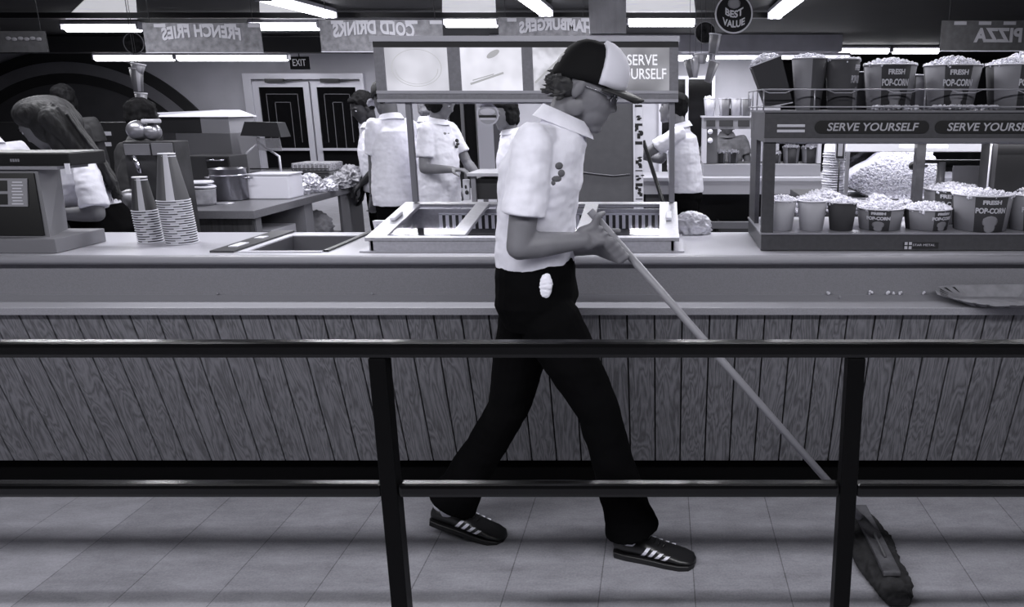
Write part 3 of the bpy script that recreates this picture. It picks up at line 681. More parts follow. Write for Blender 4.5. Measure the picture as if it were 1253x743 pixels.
# tubs on the lower shelf
low = 'popcorn tubs on the lower warmer shelf'
zs = wz+.0005
def at(px, D, z=zs): return (X(px, D, z), D, z)
LOWER = [ # px, D, r0, r1, h, args
 (955, 3.03, .044, .057, .115, dict(stripes=False, printed=False, light=True, heap=.020, n=80, label='plain pale popcorn tub at the left end of the lower warmer shelf')),
 (992.5, 3.03, .044, .057, .113, dict(stripes=False, printed=False, light=True, heap=.018, n=80, label='second plain pale popcorn tub from the left on the lower warmer shelf')),
 (1029, 3.03, .044, .056, .108, dict(stripes=False, printed=False, heap=.018, n=80, label='small plain dark popcorn tub beside the two pale ones on the lower shelf')),
 (1076, 3.06, .078, .090, .082, dict(rot=-.35, heap=.028, n=130, label='squat striped popcorn tub in the middle of the lower shelf')),
 (1133, 3.06, .078, .091, .080, dict(rot=.45, heap=.028, n=130, label='squat striped popcorn tub turned right beside the tall printed tub')),
 (1198, 3.05, .098, .113, .137, dict(rot=-.02, heap=.022, n=170, label='large popcorn tub with full print on the lower warmer shelf')),
 (1262, 3.05, .085, .108, .137, dict(rot=-.3, heap=.03, n=170, label='large popcorn tub at the right edge of the picture, lower shelf')),
 (1163, 3.26, .10, .118, .135, dict(rot=-.45, heap=.03, n=170, label='large popcorn tub standing behind the squat tubs on the lower shelf')),
]
for i, (px, D, r0, r1, h, k) in enumerate(LOWER):
    lab = k.pop('label'); tub(at(px, D), r0, r1, h, lab, low, seed=10+i, **k)
# loose popcorn behind the small tubs
def loose(x0, x1, y0, y1, z, h, n, lab, seed):
    rng = random.Random(seed); bm = bmesh.new()
    for i in range(n):
        u, v = rng.random(), rng.random(); hh = h*(.62+.38*math.sin(PI*min(1, max(0, u)))**.5)*(.86+.14*math.sin(u*9+seed))
        kernel_bm(bm, (x0+(x1-x0)*u, y0+(y1-y0)*v, z+.008+hh*rng.random()**.22), .0085, rng)
    me = bpy.data.meshes.new('loose_popcorn'); bm.to_mesh(me); bm.free(); me.materials.append(M_pop); o = link('loose_popcorn', me); tag(o, lab, 'popcorn', None, 'stuff')
loose(X(948, 3.28, 1.1), X(1062, 3.28, 1.1), 3.2, 3.34, zs, .115, 2100, 'bank of loose popcorn behind the small tubs on the warmer shelf', 3)
loose(X(1050, 3.24, 1.1), X(1110, 3.24, 1.1), 3.16, 3.24, zs, .11, 700, 'loose popcorn piled behind the squat tubs on the warmer shelf', 5)
# tubs and boxes on top
top = 'popcorn tubs on top of the warmer'
zt = fz1+.0005
def att(px, D): return (X(px, D, 1.6), D, zt)
H = Z(80, 3.08)-zt
for i, (px, D, r0, r1, h, k) in enumerate([
 (1088, 3.08, .078, .098, H, dict(rot=0.0, label='printed popcorn tub in the middle of the warmer top', heap=.03)),
 (1164, 3.08, .082, .106, H-.002, dict(rot=-.08, label='printed popcorn tub right of the middle one on the warmer top', heap=.04)),
 (1240, 3.08, .082, .104, H, dict(rot=.35, label='printed popcorn tub cut by the right picture edge on the warmer top', heap=.035)),
 (1052, 3.24, .05, .062, H-.02, dict(rot=.2, label='narrow dark popcorn tub behind the gap on the warmer top', printed=False, popc=False)),
 (1126, 3.27, .05, .062, H-.03, dict(rot=.9, label='narrow dark popcorn tub behind the right printed tubs on the warmer top', printed=False, popc=False)),
 (1262, 3.30, .09, .115, H+.035, dict(rot=.9, label='tallest popcorn tub at the back right of the warmer top', heap=.04)),
]):
    lab = k.pop('label'); k.setdefault('n', 170); tub(att(px, D), r0, r1, h, lab, top, seed=40+i, nstripe=3, **k)
tub(att(989.5, 3.06), .046, .066, Z(72, 3.06)-zt, 'popcorn box with pale left side and dark right side on the warmer top', top, rot=1.55, stripes=True, printed=False, heap=.02, n=90, nstripe=1, seed=61, ml=mat('box_pale', .22, .9, spec=.2), md=mat('box_dark', .07, .9, spec=.2))
t_, p_ = tub(att(1030, 3.06), .05, .064, Z(73, 3.06)-zt, 'tall dark popcorn box with print on its right side, warmer top', top, rot=.95, stripes=False, printed=True, heap=.008, n=60, seed=62, md=mat('box_dark', .07, .9, spec=.2))
# leaning rectangular box
pb = thing('popcorn_box', 'plain dark popcorn box leaning to the left end of the warmer top', 'popcorn box', att(952, 3.08), top)
A, B_, C_, D_ = P(938, 131.5, 3.04), P(970, 125.5, 3.04), P(956, 68, 3.04), P(920, 81.5, 3.04)
A.z = max(A.z, zt+.001); dY = Vector((0, .085, 0))
q = MB(); th = .002
q.hexa([A, B_, B_+dY*.85, A+dY*.85, D_, C_, C_+dY, D_+dY]); q.build('box_wall', mat('box_darker', .05, .9, spec=.2), pb)
q = MB(); q.beam(A+Vector((-.0,-.002,-.0)), B_+Vector((0,-.002,0)), .004, .004); q.build('edge_fold', M_rim, pb)
q = MB(); q.beam(D_+Vector((0,-.002,.001)), C_+Vector((0,-.002,.001)), .004, .004); q.beam(C_+Vector((0,-.001,0)), C_+dY, .004, .004); q.build('edge_fold', M_rim, pb)
me = heap_mesh(90, .052, .028, .0085, 71); o = link('popcorn', me); tag(o, 'popcorn spilling over the mouth of the leaning box', 'popcorn', None, 'stuff')
o.location = (C_+D_)/2+Vector((0,.045,-.002)); o.rotation_euler = (0, -math.atan2(C_.z-D_.z, C_.x-D_.x), 0); o.scale = (1.1, .8, 1)
loose(X(1066, 3.0, 1.5), X(1118, 3.0, 1.5), WD0+.004, WD0+.03, zt, .002, 60, 'spilled popcorn along the shelf edge under the middle printed tub', 9)
loose(X(1135, 3.0, 1.5), X(1215, 3.0, 1.5), WD0+.004, WD0+.03, zt, .004, 100, 'spilled popcorn along the shelf edge under the right printed tubs', 11)
# ------------------------------------------------------------------ cup stacks
def cup_proto(name, r_open, r_base, h, c, label, cat, group, ms, seed):
    """cup standing upside down: open rim at z=0, base on top"""
    t = thing(name, label, cat, c, group); L = Vector(c); N = 24
    q = MB(); q.lathe([(r_open, 0), (r_open-.001, .003), (r_base, h-.003), (r_base*.96, h), (r_base*.9, h-.004)], N, L, mis=lambda i, k: 1 if (i == 1 and k in (18, 19)) else 0)
    q.build('cup_wall', ms, t)
    q = MB(); q.lathe([(r_open-.0005, 0), (r_open+.0025, .0012), (r_open+.0025, .004), (r_open-.0015, .005)], N, L); q.build('rim', M_rim, t)
    q = MB(); q.lathe([(r_base-.001, h-.004), (r_base+.001, h-.003), (r_base+.001, h+.001), (r_base-.003, h+.001)], N, L); q.build('base_rim', M_rim, t)
    return t
def stripe_mat(name, ga, gb, sc):
    m = mat(name, (ga+gb)/2, .55); nt = m.node_tree; b = nt.nodes['Principled BSDF']
    tc = nt.nodes.new('ShaderNodeTexCoord'); n = nt.nodes.new('ShaderNodeTexVoronoi'); n.inputs['Scale'].default_value = sc
    nt.links.new(tc.outputs['Object'], n.inputs['Vector']); r = nt.nodes.new('ShaderNodeValToRGB'); r.color_ramp.interpolation = 'CONSTANT'
    r.color_ramp.elements[0].color = rgb(ga); r.color_ramp.elements[1].color = rgb(gb); r.color_ramp.elements[1].position = .42
    nt.links.new(n.outputs['Distance'], r.inputs[0]); nt.links.new(r.outputs[0], b.inputs['Base Color']); return m
def stack(px, D, r_open, r_base, hc, total, step, lean, lab, cat, group, ms, where):
    base = Vector((X(px, D, ZC), D, ZC+.0005))
    n = int((total-hc)/step)
    pr = cup_proto('paper_cup', r_open, r_base, hc, base, lab, cat, group, ms, 1)
    for i in range(n+1):
        o = pr if i == 0 else copy_tree(pr)
        o.location = base+Vector((lean*i*step, 0, i*step)); o.rotation_euler = (0, 0, (i*.37) % .9-.2 if i < n else .12)
        if i == n: o['label'] = 'topmost cup of the '+where+', base upwards'
        elif i == 0: o['label'] = 'lowest cup of the '+where+', resting on the counter'
        else: o['label'] = 'paper cup nested in the middle of the '+where
stack(223, 3.14, .059, .030, .185, .365, .0095, -.06, '', 'paper cup', 'cups in the taller stack on the counter', [mat('cup_grey', .07, .5), mat('cup_stripe', .5, .5)], 'taller cup stack')
stack(185, 3.16, .045, .026, .135, .268, .0098, -.05, '', 'paper cup', 'cups in the shorter stack on the counter', [mat('cup_black', .03, .5), mat('cup_stripe2', .4, .5)], 'shorter cup stack')
# ------------------------------------------------------------------ cash register
RX = -2.268
t = thing('cash_register', 'dark cash register on a grey plinth at the left end of the counter', 'cash register', (RX-.4, 3.05, ZC))
q = MB(); q.box(RX-.95, RX, 2.90, 3.17, ZC+.001, 1.035, bev=.003); q.build('plinth', mat('plinth_grey', .16, .5), t)
rt = 1.285
fb, ft, bb, bt_ = X(61, 2.95, 1.04), X(46, 3.0, 1.285), X(83, 3.15, 1.04), X(73, 3.15, 1.285)
q = MB(); q.hexa([(RX-.95,2.95,1.035),(fb,2.95,1.035),(bb,3.15,1.035),(RX-.95,3.15,1.035),(RX-.95,3.0,rt),(ft,3.0,rt),(bt_,3.15,rt),(RX-.95,3.15,rt)]); q.build('body', mat('register_side', .15, .5), t)
q = MB(); q.hexa([(RX-.95,2.944,1.042),(fb-.018,2.944,1.042),(fb-.018,2.95,1.042),(RX-.95,2.95,1.042),(RX-.95,2.992,rt-.014),(ft-.012,2.992,rt-.014),(ft-.012,2.999,rt-.014),(RX-.95,2.999,rt-.014)]); fp = q.build('front_panel', M_black, t)
q = MB(); q.box(RX-.95, X(70, 2.985, 1.29), 2.985, 3.15, rt, rt+.012); q.build('trim_edge', mat('reg_trim', .25, .4), t)
q = MB(); q.box(RX-.95, X(86, 3.0, 1.3), 3.0, 3.2, rt+.012, Z(186, 3.02), bev=.006); q.build('top_cover', mat('cover_black', .01, .35), t)
za, zb_ = Z(253, 2.958), Z(219, 2.965); yp = 2.952
def fy(z): return 2.944+(z-1.042)/(rt-.014-1.042)*.048
def slab(px0, px1, z0, z1, off, th, name, m, par):
    q = MB(); a, b = X(px0, 2.955, 1.15), X(px1, 2.955, 1.15)
    q.hexa([(a,fy(z0)-off-th,z0),(b,fy(z0)-off-th,z0),(b,fy(z0)-off,z0),(a,fy(z0)-off,z0),(a,fy(z1)-off-th,z1),(b,fy(z1)-off-th,z1),(b,fy(z1)-off,z1),(a,fy(z1)-off,z1)]); return q.build(name, m, par)
lbp = slab(-60, 32, za, zb_, .0005, .004, 'label_panel', mat('label_grey', .22, .5), t)
hz = (zb_-za)
slab(-55, 8, za+hz*.07, za+hz*.45, .0045, .001, 'label_window', M_black, lbp); slab(-55, 8, za+hz*.55, za+hz*.93, .0045, .001, 'label_window', M_black, lbp)
for i in range(8): slab(13+(i%2), 27-(i%3), za+hz*(.08+.11*i), za+hz*(.115+.11*i), .0045, .0008, 'printed_line', M_rim, lbp)
q = MB(); q.box(X(80, 2.99, 1.3), X(86, 2.99, 1.3), 2.985, 2.988, Z(213, 2.99), Z(200, 2.99)); q.build('price_tag', M_white, t)
q = MB()
for i in range(4): q.box(X(14+i*3, 3.0, 1.3), X(16.2+i*3, 3.0, 1.3), 2.998, 2.9995, Z(198, 3.0), Z(194.5, 3.0))
q.build('maker_mark', mat('faint_text', .2, .5), t)
# ------------------------------------------------------------------ crumbs and tray on the ledge
rng = random.Random(4)
for i, (px, py, lab) in enumerate(((1013, 358, 'lone piece of popcorn furthest left on the tray ledge'), (1027, 366, 'flat pale crumb on the ledge below the lone popcorn'),
        (1065, 358, 'piece of popcorn on the ledge left of the small cluster'), (1087, 358, 'left piece of the popcorn cluster on the ledge'), (1094, 359, 'middle piece of the popcorn cluster on the ledge'), (1101, 359, 'right piece of the popcorn cluster on the ledge'),
        (1131, 357, 'piece of popcorn on the ledge just left of the crumpled tray'), (266, 359, 'tiny crumb on the ledge far left of the walking man'), (455, 358, 'tiny crumb on the ledge left of the walking man'))):
    a = P(px, py, 1.0)-Vector((0,0,CAMH)); D = min((ZL-CAMH)/a.z, YC+.012)
    bm = bmesh.new(); s = .0095 if i != 4 else .008
    if i in (1, 7, 8): s *= .6
    kernel_bm(bm, (0, 0, 0), s, rng); zmin = min(v.co.z for v in bm.verts)
    bmesh.ops.translate(bm, verts=bm.verts[:], vec=(0,0,-zmin))
    me = bpy.data.meshes.new('popcorn_piece'); bm.to_mesh(me); bm.free(); me.materials.append(M_pop if i not in (1, 7, 8) else mat('crumb', .3, .8))
    o = link('popcorn_piece', me); o.location = (X(px, D, ZL), D, ZL+.0003); tag(o, lab, 'popcorn piece', 'popcorn pieces dropped on the ledge')
# crumpled paper food tray: shallow, folded rim, checkered with dark triangles
def tray():
    px = lambda p, D, z: X(p, D, z)
    z0, z1 = ZL+.001, ZL+.024
    y0, y1 = 2.62, 2.865
    x0, x1 = px(1146, 2.78, z1), px(1290, 2.78, z1); c = (x0+x1)/2; cy = (y0+y1)/2
    out = [(x0+.0, cy+.055), (x0+.02, cy+.10), (x0+.1, cy+.12), (x1-.06, cy+.12), (x1, cy+.07), (x1, cy-.05), (x1-.06, y0+.004), (x0+.15, y0+.002), (x0+.06, y0+.06), (x0+.0, cy+.03)]
    zs_ = [z1+.014, z1+.02, z1+.021, z1+.024, z1, z1, z1+.004, z1-.002, z1+.001, z1+.004]
    t = tag(bpy.data.objects.new('paper_food_tray', None), 'crumpled empty paper food tray with dark triangles on the tray ledge', 'food tray'); COL.objects.link(t); t.location = (c, cy, z0)
    n = len(out)
    rim_o = [Vector((x, y, z)) for (x, y), z in zip(out, zs_)]
    def inset(k, z): return [Vector((c+(x-c)*k, cy+(y-cy)*k, z+.004*math.sin(i*2.1))) for i, (x, y) in enumerate(out)]
    bot = inset(.70, z0+.004); boti = inset(.68, z0+.0065)
    rim_i = [Vector((c+(v.x-c)*.985, cy+(v.y-cy)*.97, v.z-.001)) for v in rim_o]
    q = MB(); q.loft([bot, rim_o, rim_i, boti], True, False); q.build('tray_shell', mat('tray_paper', .21, .7, var=.15, scale=30), t)
    q = MB()
    for i in (5, 6, 7, 8, 9, 0, 1, 3):
        a, b = rim_i[i], rim_i[(i+1) % n]; e0, e1 = boti[i], boti[(i+1) % n]
        for f in (.25, .7):
            m0 = a.lerp(b, f); m1 = e0.lerp(e1, f); d = (b-a)*.06
            nn = (b-a).cross(m1-m0).normalized()*.001
            if nn.z < 0: nn = -nn
            p3 = [m0.lerp(m1, .15)+nn*1.3-d, m0.lerp(m1, .15)+nn*1.3+d, m0.lerp(m1, .6)+nn*1.3]
            q.loft([p3, [v+nn for v in p3]], True, False)
    for i in (6, 7, 8):
        a, b = rim_o[i], rim_o[(i+1) % n]; e0, e1 = bot[i], bot[(i+1) % n]
        for f in (.3, .75):
            m0 = a.lerp(b, f); m1 = e0.lerp(e1, f); d = (b-a)*.08; nn = Vector((0, -.0012, 0))
            p3 = [m1.lerp(m0, .1)+nn-d, m1.lerp(m0, .1)+nn+d, m1.lerp(m0, .75)+nn]
            q.loft([p3, [v+nn for v in p3]], True, False)
    q.build('printed_triangles', mat('tray_print', .015, .7), t)
tray()
# crumpled plastic bag at the far counter edge, right of the display
def blob(name, c, r, m, label, cat, amp=.35, sc=9, seed=0, sub=5, group=None):
    bm = bmesh.new(); bmesh.ops.create_icosphere(bm, subdivisions=sub, radius=1)
    for v in bm.verts:
        n = noise.turbulence(v.co*sc/4+Vector((seed*3.1, 0, 0)), 4, True, noise_basis='VORONOI_F2F1')
        v.co *= 1+amp*(n-.5)
        v.co.x *= r[0]; v.co.y *= r[1]; v.co.z *= r[2]
    zmin = min(v.co.z for v in bm.verts)
    for v in bm.verts:
        if v.co.z < -r[2]*.55: v.co.z = -r[2]*.55
    bmesh.ops.translate(bm, verts=bm.verts[:], vec=(0,0,r[2]*.55))
    for f in bm.faces: f.smooth = True
    me = bpy.data.meshes.new(name); bm.to_mesh(me); bm.free(); me.materials.append(m); o = link(name, me); o.location = c
    return tag(o, label, cat, group)
M_bag = mat('clear_crumpled_plastic', .55, .3, var=.3, scale=25)
blob('plastic_bag', (X(846, 3.37, 1.02), 3.37, ZC+.0005), (.066, .035, .052), M_bag, 'crumpled clear plastic bag on the counter right of the food display', 'plastic bag', seed=2)
t = tag(bpy.data.objects.new('napkin_box', None), 'white napkin box behind the left end of the food display', 'box'); COL.objects.link(t)
c_ = Vector((X(468, 3.40, 1.02), 3.40, ZC)); t.location = c_
q = MB(); q.obox(c_+Vector((0,0,.028)), (.034, 0, 0), (0, .014, 0), (-.004, 0, .027), bev=.002); q.build('box_body', M_white, t)
q = MB(); q.obox(c_+Vector((0,-.0148,.028)), (.022,0,0), (0,.0004,0), (0,0,.012)); q.build('label_patch', mat('faint_patch', .5, .6), t)
# ------------------------------------------------------------------ prep counter on the left of the kitchen
PX, PY0, PY1, PZ = X(310, 4.79, .9), 4.79, 6.62, .90
t = thing('prep_counter', 'dark fronted prep counter running away from the till on the left', 'prep counter', (PX-.7, 6, 0))
M_ptop = mat('prep_top', .17, .3, .2, var=.1, scale=100)
q = MB(); q.box(PX-1.55, PX, PY0, PY1, PZ-.05, PZ, bev=.003); q.build('worktop', M_ptop, t)
q = MB(); q.box(PX-1.5, PX-.03, PY0+.03, PY0+.05, .08, PZ-.05); q.build('front_panel', mat('prep_front', .035, .5, var=.4, scale=8, stretch=(8,1,.6)), t)
q = MB(); q.box(PX-1.5, PX-.9, PY0+.05, PY1-.03, .08, PZ-.05); q.build('inner_carcass', mat('carcass', .03, .7), t)
q = MB(); q.box(PX-.04, PX-.02, PY0+.05, PY0+.12, .08, PZ-.05); q.build('side_post', mat('prep_side', .12, .5), t)
ya = 5.52
q = MB(); q.box(PX-.9, PX-.02, ya, ya+.13, .08, PZ-.05); q.build('divider', mat('divider_grey', .22, .5), t)
q = MB(); q.box(PX-.9, PX-.03, PY0+.12, ya, .64, .66); q.box(PX-.9, PX-.03, ya+.13, 6.16, .55, .57); q.build('shelf', mat('shelf_dark', .05, .5), t)
q = MB(); q.box(PX-.04, PX-.02, 6.16, PY1-.02, .08, PZ-.05); q.build('end_panel', mat('prep_side', .12, .5), t)
q = MB(); q.box(PX-.9, PX-.04, PY0+.1, PY1-.05, .0, .08); q.build('toe_kick', M_dark, t)
q = MB(); c0 = Vector((PX-.18, 5.2, .66)); t2 = thing('white_carton', 'white carton lying on the shelf inside the prep counter', 'box', c0)
q.box(c0.x-.12, c0.x+.12, 5.1, 5.45, .661, .73, bev=.004); q.build('carton_body', mat('carton', .42, .7), t2)
q = MB(); q.box(c0.x-.1, c0.x+.1, 5.097, 5.1, .675, .715); q.build('carton_label', mat('carton_label', .2, .7), t2)
blob('white_bag', (PX-.15, 5.95, .571), (.1, .1, .1), mat('bag_dim', .2, .6), 'small pale bag on the inner shelf of the prep counter', 'bag', seed=8, sub=4)
# things on the prep counter
D = 5.38; xx = X(281, D, 1.0); r = 20/FPX*5.38
t = thing('stock_pot', 'shiny steel stock pot on the prep counter corner', 'pot', (xx, D, PZ))
q = MB(); h = Z(206, D)-PZ; q.lathe([(r*.95, .001), (r, .01), (r, h-.003), (r+.006, h), (r-.004, h), (r-.006, .01)], 36, (xx, D, PZ)); q.build('pot_body', mat('pot_steel', .22, .3, .9, var=.2, scale=9), t)
q = MB(); q.lathe([(r+.0005, h*.78), (r+.004, h*.79), (r+.004, h*.81), (r+.0005, h*.82)], 36, (xx, D, PZ), caps=False); q.build('rim_band', mat('pot_band', .6, .3, .8), t)
for s in (-1, 1):
    q = MB(); q.tube([(xx+s*r, D-.03, PZ+h*.7), (xx+s*(r+.03), D-.03, PZ+h*.72), (xx+s*(r+.03), D+.03, PZ+h*.72), (xx+s*r, D+.03, PZ+h*.7)], .005, 8); q.build('handle', M_steel, t)
q = MB(); c1 = Vector((X(274, 5.15, .92), 5.15, PZ+.001)); t = thing('steel_lid', 'flat steel lid lying in front of the stock pot', 'lid', c1)
q.lathe([(.0, .004), (.055, .003), (.062, .0), (.062, .004), (.05, .008), (0, .009)], 28, c1); q.build('lid_disc', M_steel, t)
# bread bin with two lids left of pot
D = 5.08; xx = X(246, D, 1.0); c1 = Vector((xx, D, PZ))
t = thing('plastic_tub', 'pale plastic tub with crumpled lids left of the stock pot', 'tub', c1)
q = MB(); q.lathe([(.07, .001), (.078, .02), (.084, .10), (.087, .105), (.08, .105), (.075, .01)], 28, c1); q.build('tub_body', mat('tub_grey', .30, .5, var=.25, scale=20), t)
for k, (dz, dx) in enumerate(((.115, 0), (.14, -.01))):
    q = MB(); q.lathe([(0, 0), (.08, 0), (.09, .006), (.085, .014), (.03, .012), (0, .013)], 28, c1+Vector((dx, 0, dz)), ax=(.08-.1*k, 0, 1)); q.build('lid', mat('lid_white', .62, .5), t)
# white box
D = 5.42; x0, x1 = X(302, D, 1.0), X(353, D, 1.0); h = Z(213, D)-PZ
t = thing('white_food_container', 'white rectangular food container behind the stock pot', 'container', ((x0+x1)/2, D, PZ))
q = MB(); q.box(x0, x1, D, D+.22, PZ+.001, PZ+h-.012, bev=.008); q.build('container_body', mat('container_white', .8, .5), t)
q = MB(); q.box(x0-.006, x1+.006, D-.006, D+.226, PZ+h-.012, PZ+h, bev=.004); q.build('lid', mat('container_lid', .5, .5), t)
# dark tray rack behind, flat trays with ribbed top
D = 6.12; x0, x1 = X(305, D, 1.05), X(404, D, 1.05)
t = thing('tray_rack', 'dark low rack of flat trays behind the white container', 'rack', ((x0+x1)/2, D, PZ))
q = MB(); q.box(x0, x1, D, D+.4, PZ+.001, Z(209, D)-.01, bev=.01); q.build('rack_body', mat('rack_dark', .07, .6, var=.4, scale=12), t)
q = MB()
for i in range(5): q.box(x0+.01, x1-.01, D-.012, D, PZ+.03+i*.03, PZ+.04+i*.03, bev=.002)
q.build('rack_rail', M_dark, t)
x2, x3 = X(353, D, 1.1), X(401, D, 1.1); zr = Z(209, D)-.01
t = thing('ribbed_basket', 'pale ribbed basket lying upside down on the tray rack', 'basket', ((x2+x3)/2, D, zr))
q = MB(); q.box(x2, x3, D+.03, D+.3, zr+.001, Z(200, D), bev=.015); q.build('basket_body', mat('basket', .22, .6, var=.7, scale=60, stretch=(1,1,2)), t)
q = MB(); n_ = 9
for i in range(n_): q.box(x2+.02+(x3-x2-.04)*i/(n_-1)-.004, x2+.02+(x3-x2-.04)*i/(n_-1)+.004, D+.025, D+.03, zr+.01, Z(202, D)); 
q.build('rib', mat('basket_rib', .4, .6), t)
# wrapped food heap: crumpled foil packets
M_foil = mat('foil_wrap', .55, .3, .3, var=.5, scale=16)
for i, (px, py, rx, D, lab) in enumerate(((366, 236, .055, 5.72, 'foil wrapped sandwich nearest the white container'), (380, 228, .055, 5.86, 'foil wrapped sandwich on top of the wrapped heap'), (384, 234, .06, 5.88, 'foil wrapped sandwich at the right of the wrapped heap'), (366, 222, .05, 5.95, 'foil wrapped sandwich at the back of the wrapped heap'), (400, 228, .055, 5.98, 'foil wrapped sandwich by the dark knife'))):
    z = PZ+.001+(.05 if i == 1 else .0)
    blob('wrapped_sandwich', (X(px, D, z), D, z), (rx, .06, .045), M_foil, lab, 'wrapped sandwich', amp=.5, sc=7, seed=20+i, group='foil wrapped food on the prep counter')
q = MB(); a, b = P(404, 231, 6.1), P(424, 224, 6.3); a.z = b.z = PZ+.02
t = thing('kitchen_knife', 'dark handled knife on the prep counter beside the wrapped food', 'knife', (a+b)/2); q.beam(a, (a*.4+b*.6), .03, .015, bev=.004); q.build('handle', M_black, t); q = MB(); q.beam(a*.4+b*.6, b, .025, .003); q.build('blade', M_steel, t)
for i, (px, D, rx, rz, lab) in enumerate(((412, 6.22, .07, .06, 'crumpled plastic wrap heap in the middle of the prep counter'), (428, 6.42, .09, .08, 'large crumpled plastic sheet at the far end of the prep counter'), (437, 6.52, .09, .06, 'plastic sheet hanging over the far right corner of the prep counter'))):
    blob('plastic_wrap', (X(px, D, .95), D, PZ+.001), (rx, .11, rz), mat('plastic_dull', .25, .35, var=.4, scale=18), lab, 'plastic wrap', amp=.5, sc=8, seed=40+i)
q = MB(); D = 6.48; t = thing('flat_tray', 'long flat tray at the far end of the prep counter below the doors', 'tray', (X(415, D, 1.05), D, PZ))
q.box(X(409, D, 1.05), X(446, D, 1.05), D, D+.12, Z(212, D), Z(205, D), bev=.006); q.build('tray_body', mat('tray_pale', .3, .6, var=.4, scale=30), t)
q = MB(); q.box(X(410, D, 1.05), X(428, D, 1.05), D+.02, D+.10, PZ, Z(212, D)); q.build('stand', M_dark, t)
# heat lamp with trough shade on forked arms
D = 6.0
t = thing('heat_lamp', 'dark trough heat lamp on forked metal arms before the double doors', 'heat lamp', P(318, 195, D))
a0, a1, b1, b0 = P(299, 149, D), P(339, 150, D), P(344, 168, D), P(294, 166, D); dy = Vector((0, .16, 0))
q = MB(); q.hexa([b0, b1, b1+dy, b0+dy, a0, a1, a1+dy*.8, a0+dy*.8]); q.build('lamp_shade', mat('shade_dark', .045, .35, .5), t)
q = MB(); a, b = P(311, 168, D), P(345, 185, D); q.hexa([P(316, 184, D), P(345, 185, D), P(345, 185, D)+dy*.05, P(316, 184, D)+dy*.05, P(313, 169, D), P(342, 169, D), P(342, 169, D)+dy*.05, P(313, 169, D)+dy*.05]); q.build('glass_guard', mat('guard_glass', .28, .2, alpha=.55), t)
q = MB(); y_ = Vector((0,.06,0)); q.tube([P(311, 168, D)+y_, P(311, 176, D)+y_], .011, 10)
q.tube([P(311, 175, D)+y_, P(291, 193, D)+y_, Vector((P(291, 193, D).x, D+.06, PZ))], .010, 10); q.tube([P(311, 175, D)+y_, P(337, 192, D)+y_, Vector((P(337, 192, D).x, D+.06, PZ+.0))], .010, 10); q.build('forked_arm', mat('arm_light', .6, .35, .5), t)
# ------------------------------------------------------------------ big machine with slanted lid
D = 6.05; x0, x1, x2 = X(189, D, 1.3), X(247, D, 1.3), X(282, D, 1.3); zt_, zm, zl = Z(143, D), Z(163, D), PZ
t = thing('fryer_cabinet', 'boxy grey fryer cabinet with white slanted lid behind the cup stacks', 'kitchen machine', ((x0+x2)/2, D, PZ))
q = MB(); q.box(x0+.16, x2, D, D+.4, zl, zm, bev=.004); q.build('lower_body', mat('machine_grey', .12, .5), t)
q = MB(); q.box(x1, x2-.004, D+.01, D+.39, zm, zt_); q.build('side_panel', mat('machine_light', .26, .5), t)
q = MB(); q.box(x0, x1, D+.02, D+.39, zm, zt_); q.build('dark_hood', mat('hood_dark', .03, .4), t)
q = MB(); q.hexa([(x0-.02,D-.03,zt_),(x2+.03,D-.03,zt_),(x2+.01,D+.42,zt_),(x0,D+.42,zt_),(x0+.03,D-.02,zt_+.03),(x2-.06,D-.0,zt_+.05),(x2-.06,D+.3,zt_+.05),(x0+.05,D+.3,zt_+.035)]); q.build('slanted_lid', mat('lid_bright', .75, .4), t)
D = 5.7; x0, x1 = X(224, D, 1.1), X(282, D, 1.1)
t = thing('counter_oven', 'small black counter oven behind the stock pot', 'oven', ((x0+x1)/2, D, PZ))
q = MB(); q.box(x0, x1, D, D+.25, PZ+.001, Z(191, D), bev=.006); q.build('oven_body', mat('oven_dark', .03, .4), t)
q = MB(); q.box(X(254, D, 1.1), x1-.01, D-.01, D, Z(207, D), Z(193, D), bev=.003); dr = q.build('door', M_black, t)
q = MB(); q.tube([(X(257, D, 1.1), D-.03, Z(196, D)), (x1-.03, D-.03, Z(196, D))], .006, 8); q.tube([(X(257, D, 1.1), D-.03, Z(196, D)), (X(257, D, 1.1), D-.01, Z(196, D))], .004, 6); q.tube([(x1-.03, D-.03, Z(196, D)), (x1-.03, D-.01, Z(196, D))], .004, 6); q.build('handle', M_chrome, dr)
# drink mixer with domes, on a cabinet behind the cup stacks
D = 4.10; x0, x1 = X(155, D, 1.2), X(217, D, 1.2)
t = thing('drinks_cabinet', 'dark steel drinks cabinet behind the cup stacks', 'cabinet', ((x0+x1)/2, D, 0))
q = MB(); q.box(x0, x1, D, D+.13, .06, Z(173, D), bev=.004); q.build('cabinet_body', mat('cabinet_steel', .03, .5, .2, var=.6, scale=7), t)
q = MB(); q.box(x0+.01, x1-.12, D-.01, D, Z(190, D), Z(176, D), bev=.002); q.box(x1-.11, x1-.005, D-.012, D, Z(190, D), Z(175, D), bev=.002); q.build('steel_front', mat('front_steel', .16, .4, .4), t)
q = MB(); q.box(x0+.02, x1-.02, D+.02, D+.12, 0, .06); q.build('toe_kick', M_dark, t)
q = MB(); q.tube([P(163, 192, D-.03), P(168, 200, D-.04), P(172, 212, D-.04)], .012, 8); q.build('tap', M_chrome, t)
zt_ = Z(173, D)
t = thing('drink_dispenser', 'pair of shiny glass bowls on top of the drinks cabinet', 'drink dispenser', (X(184, D, 1.3), D+.12, zt_))
for k, (px, r, zz) in enumerate(((177, .055, .052), (192, .045, .044))):
    cc = Vector((X(px, D+.1, 1.35), D+.06+k*.01, zt_+zz+.001)); q = MB(); q.ell(cc, (r, r, zz)); q.build('bowl', mat('bowl_chrome', .3, .32, .8), t)
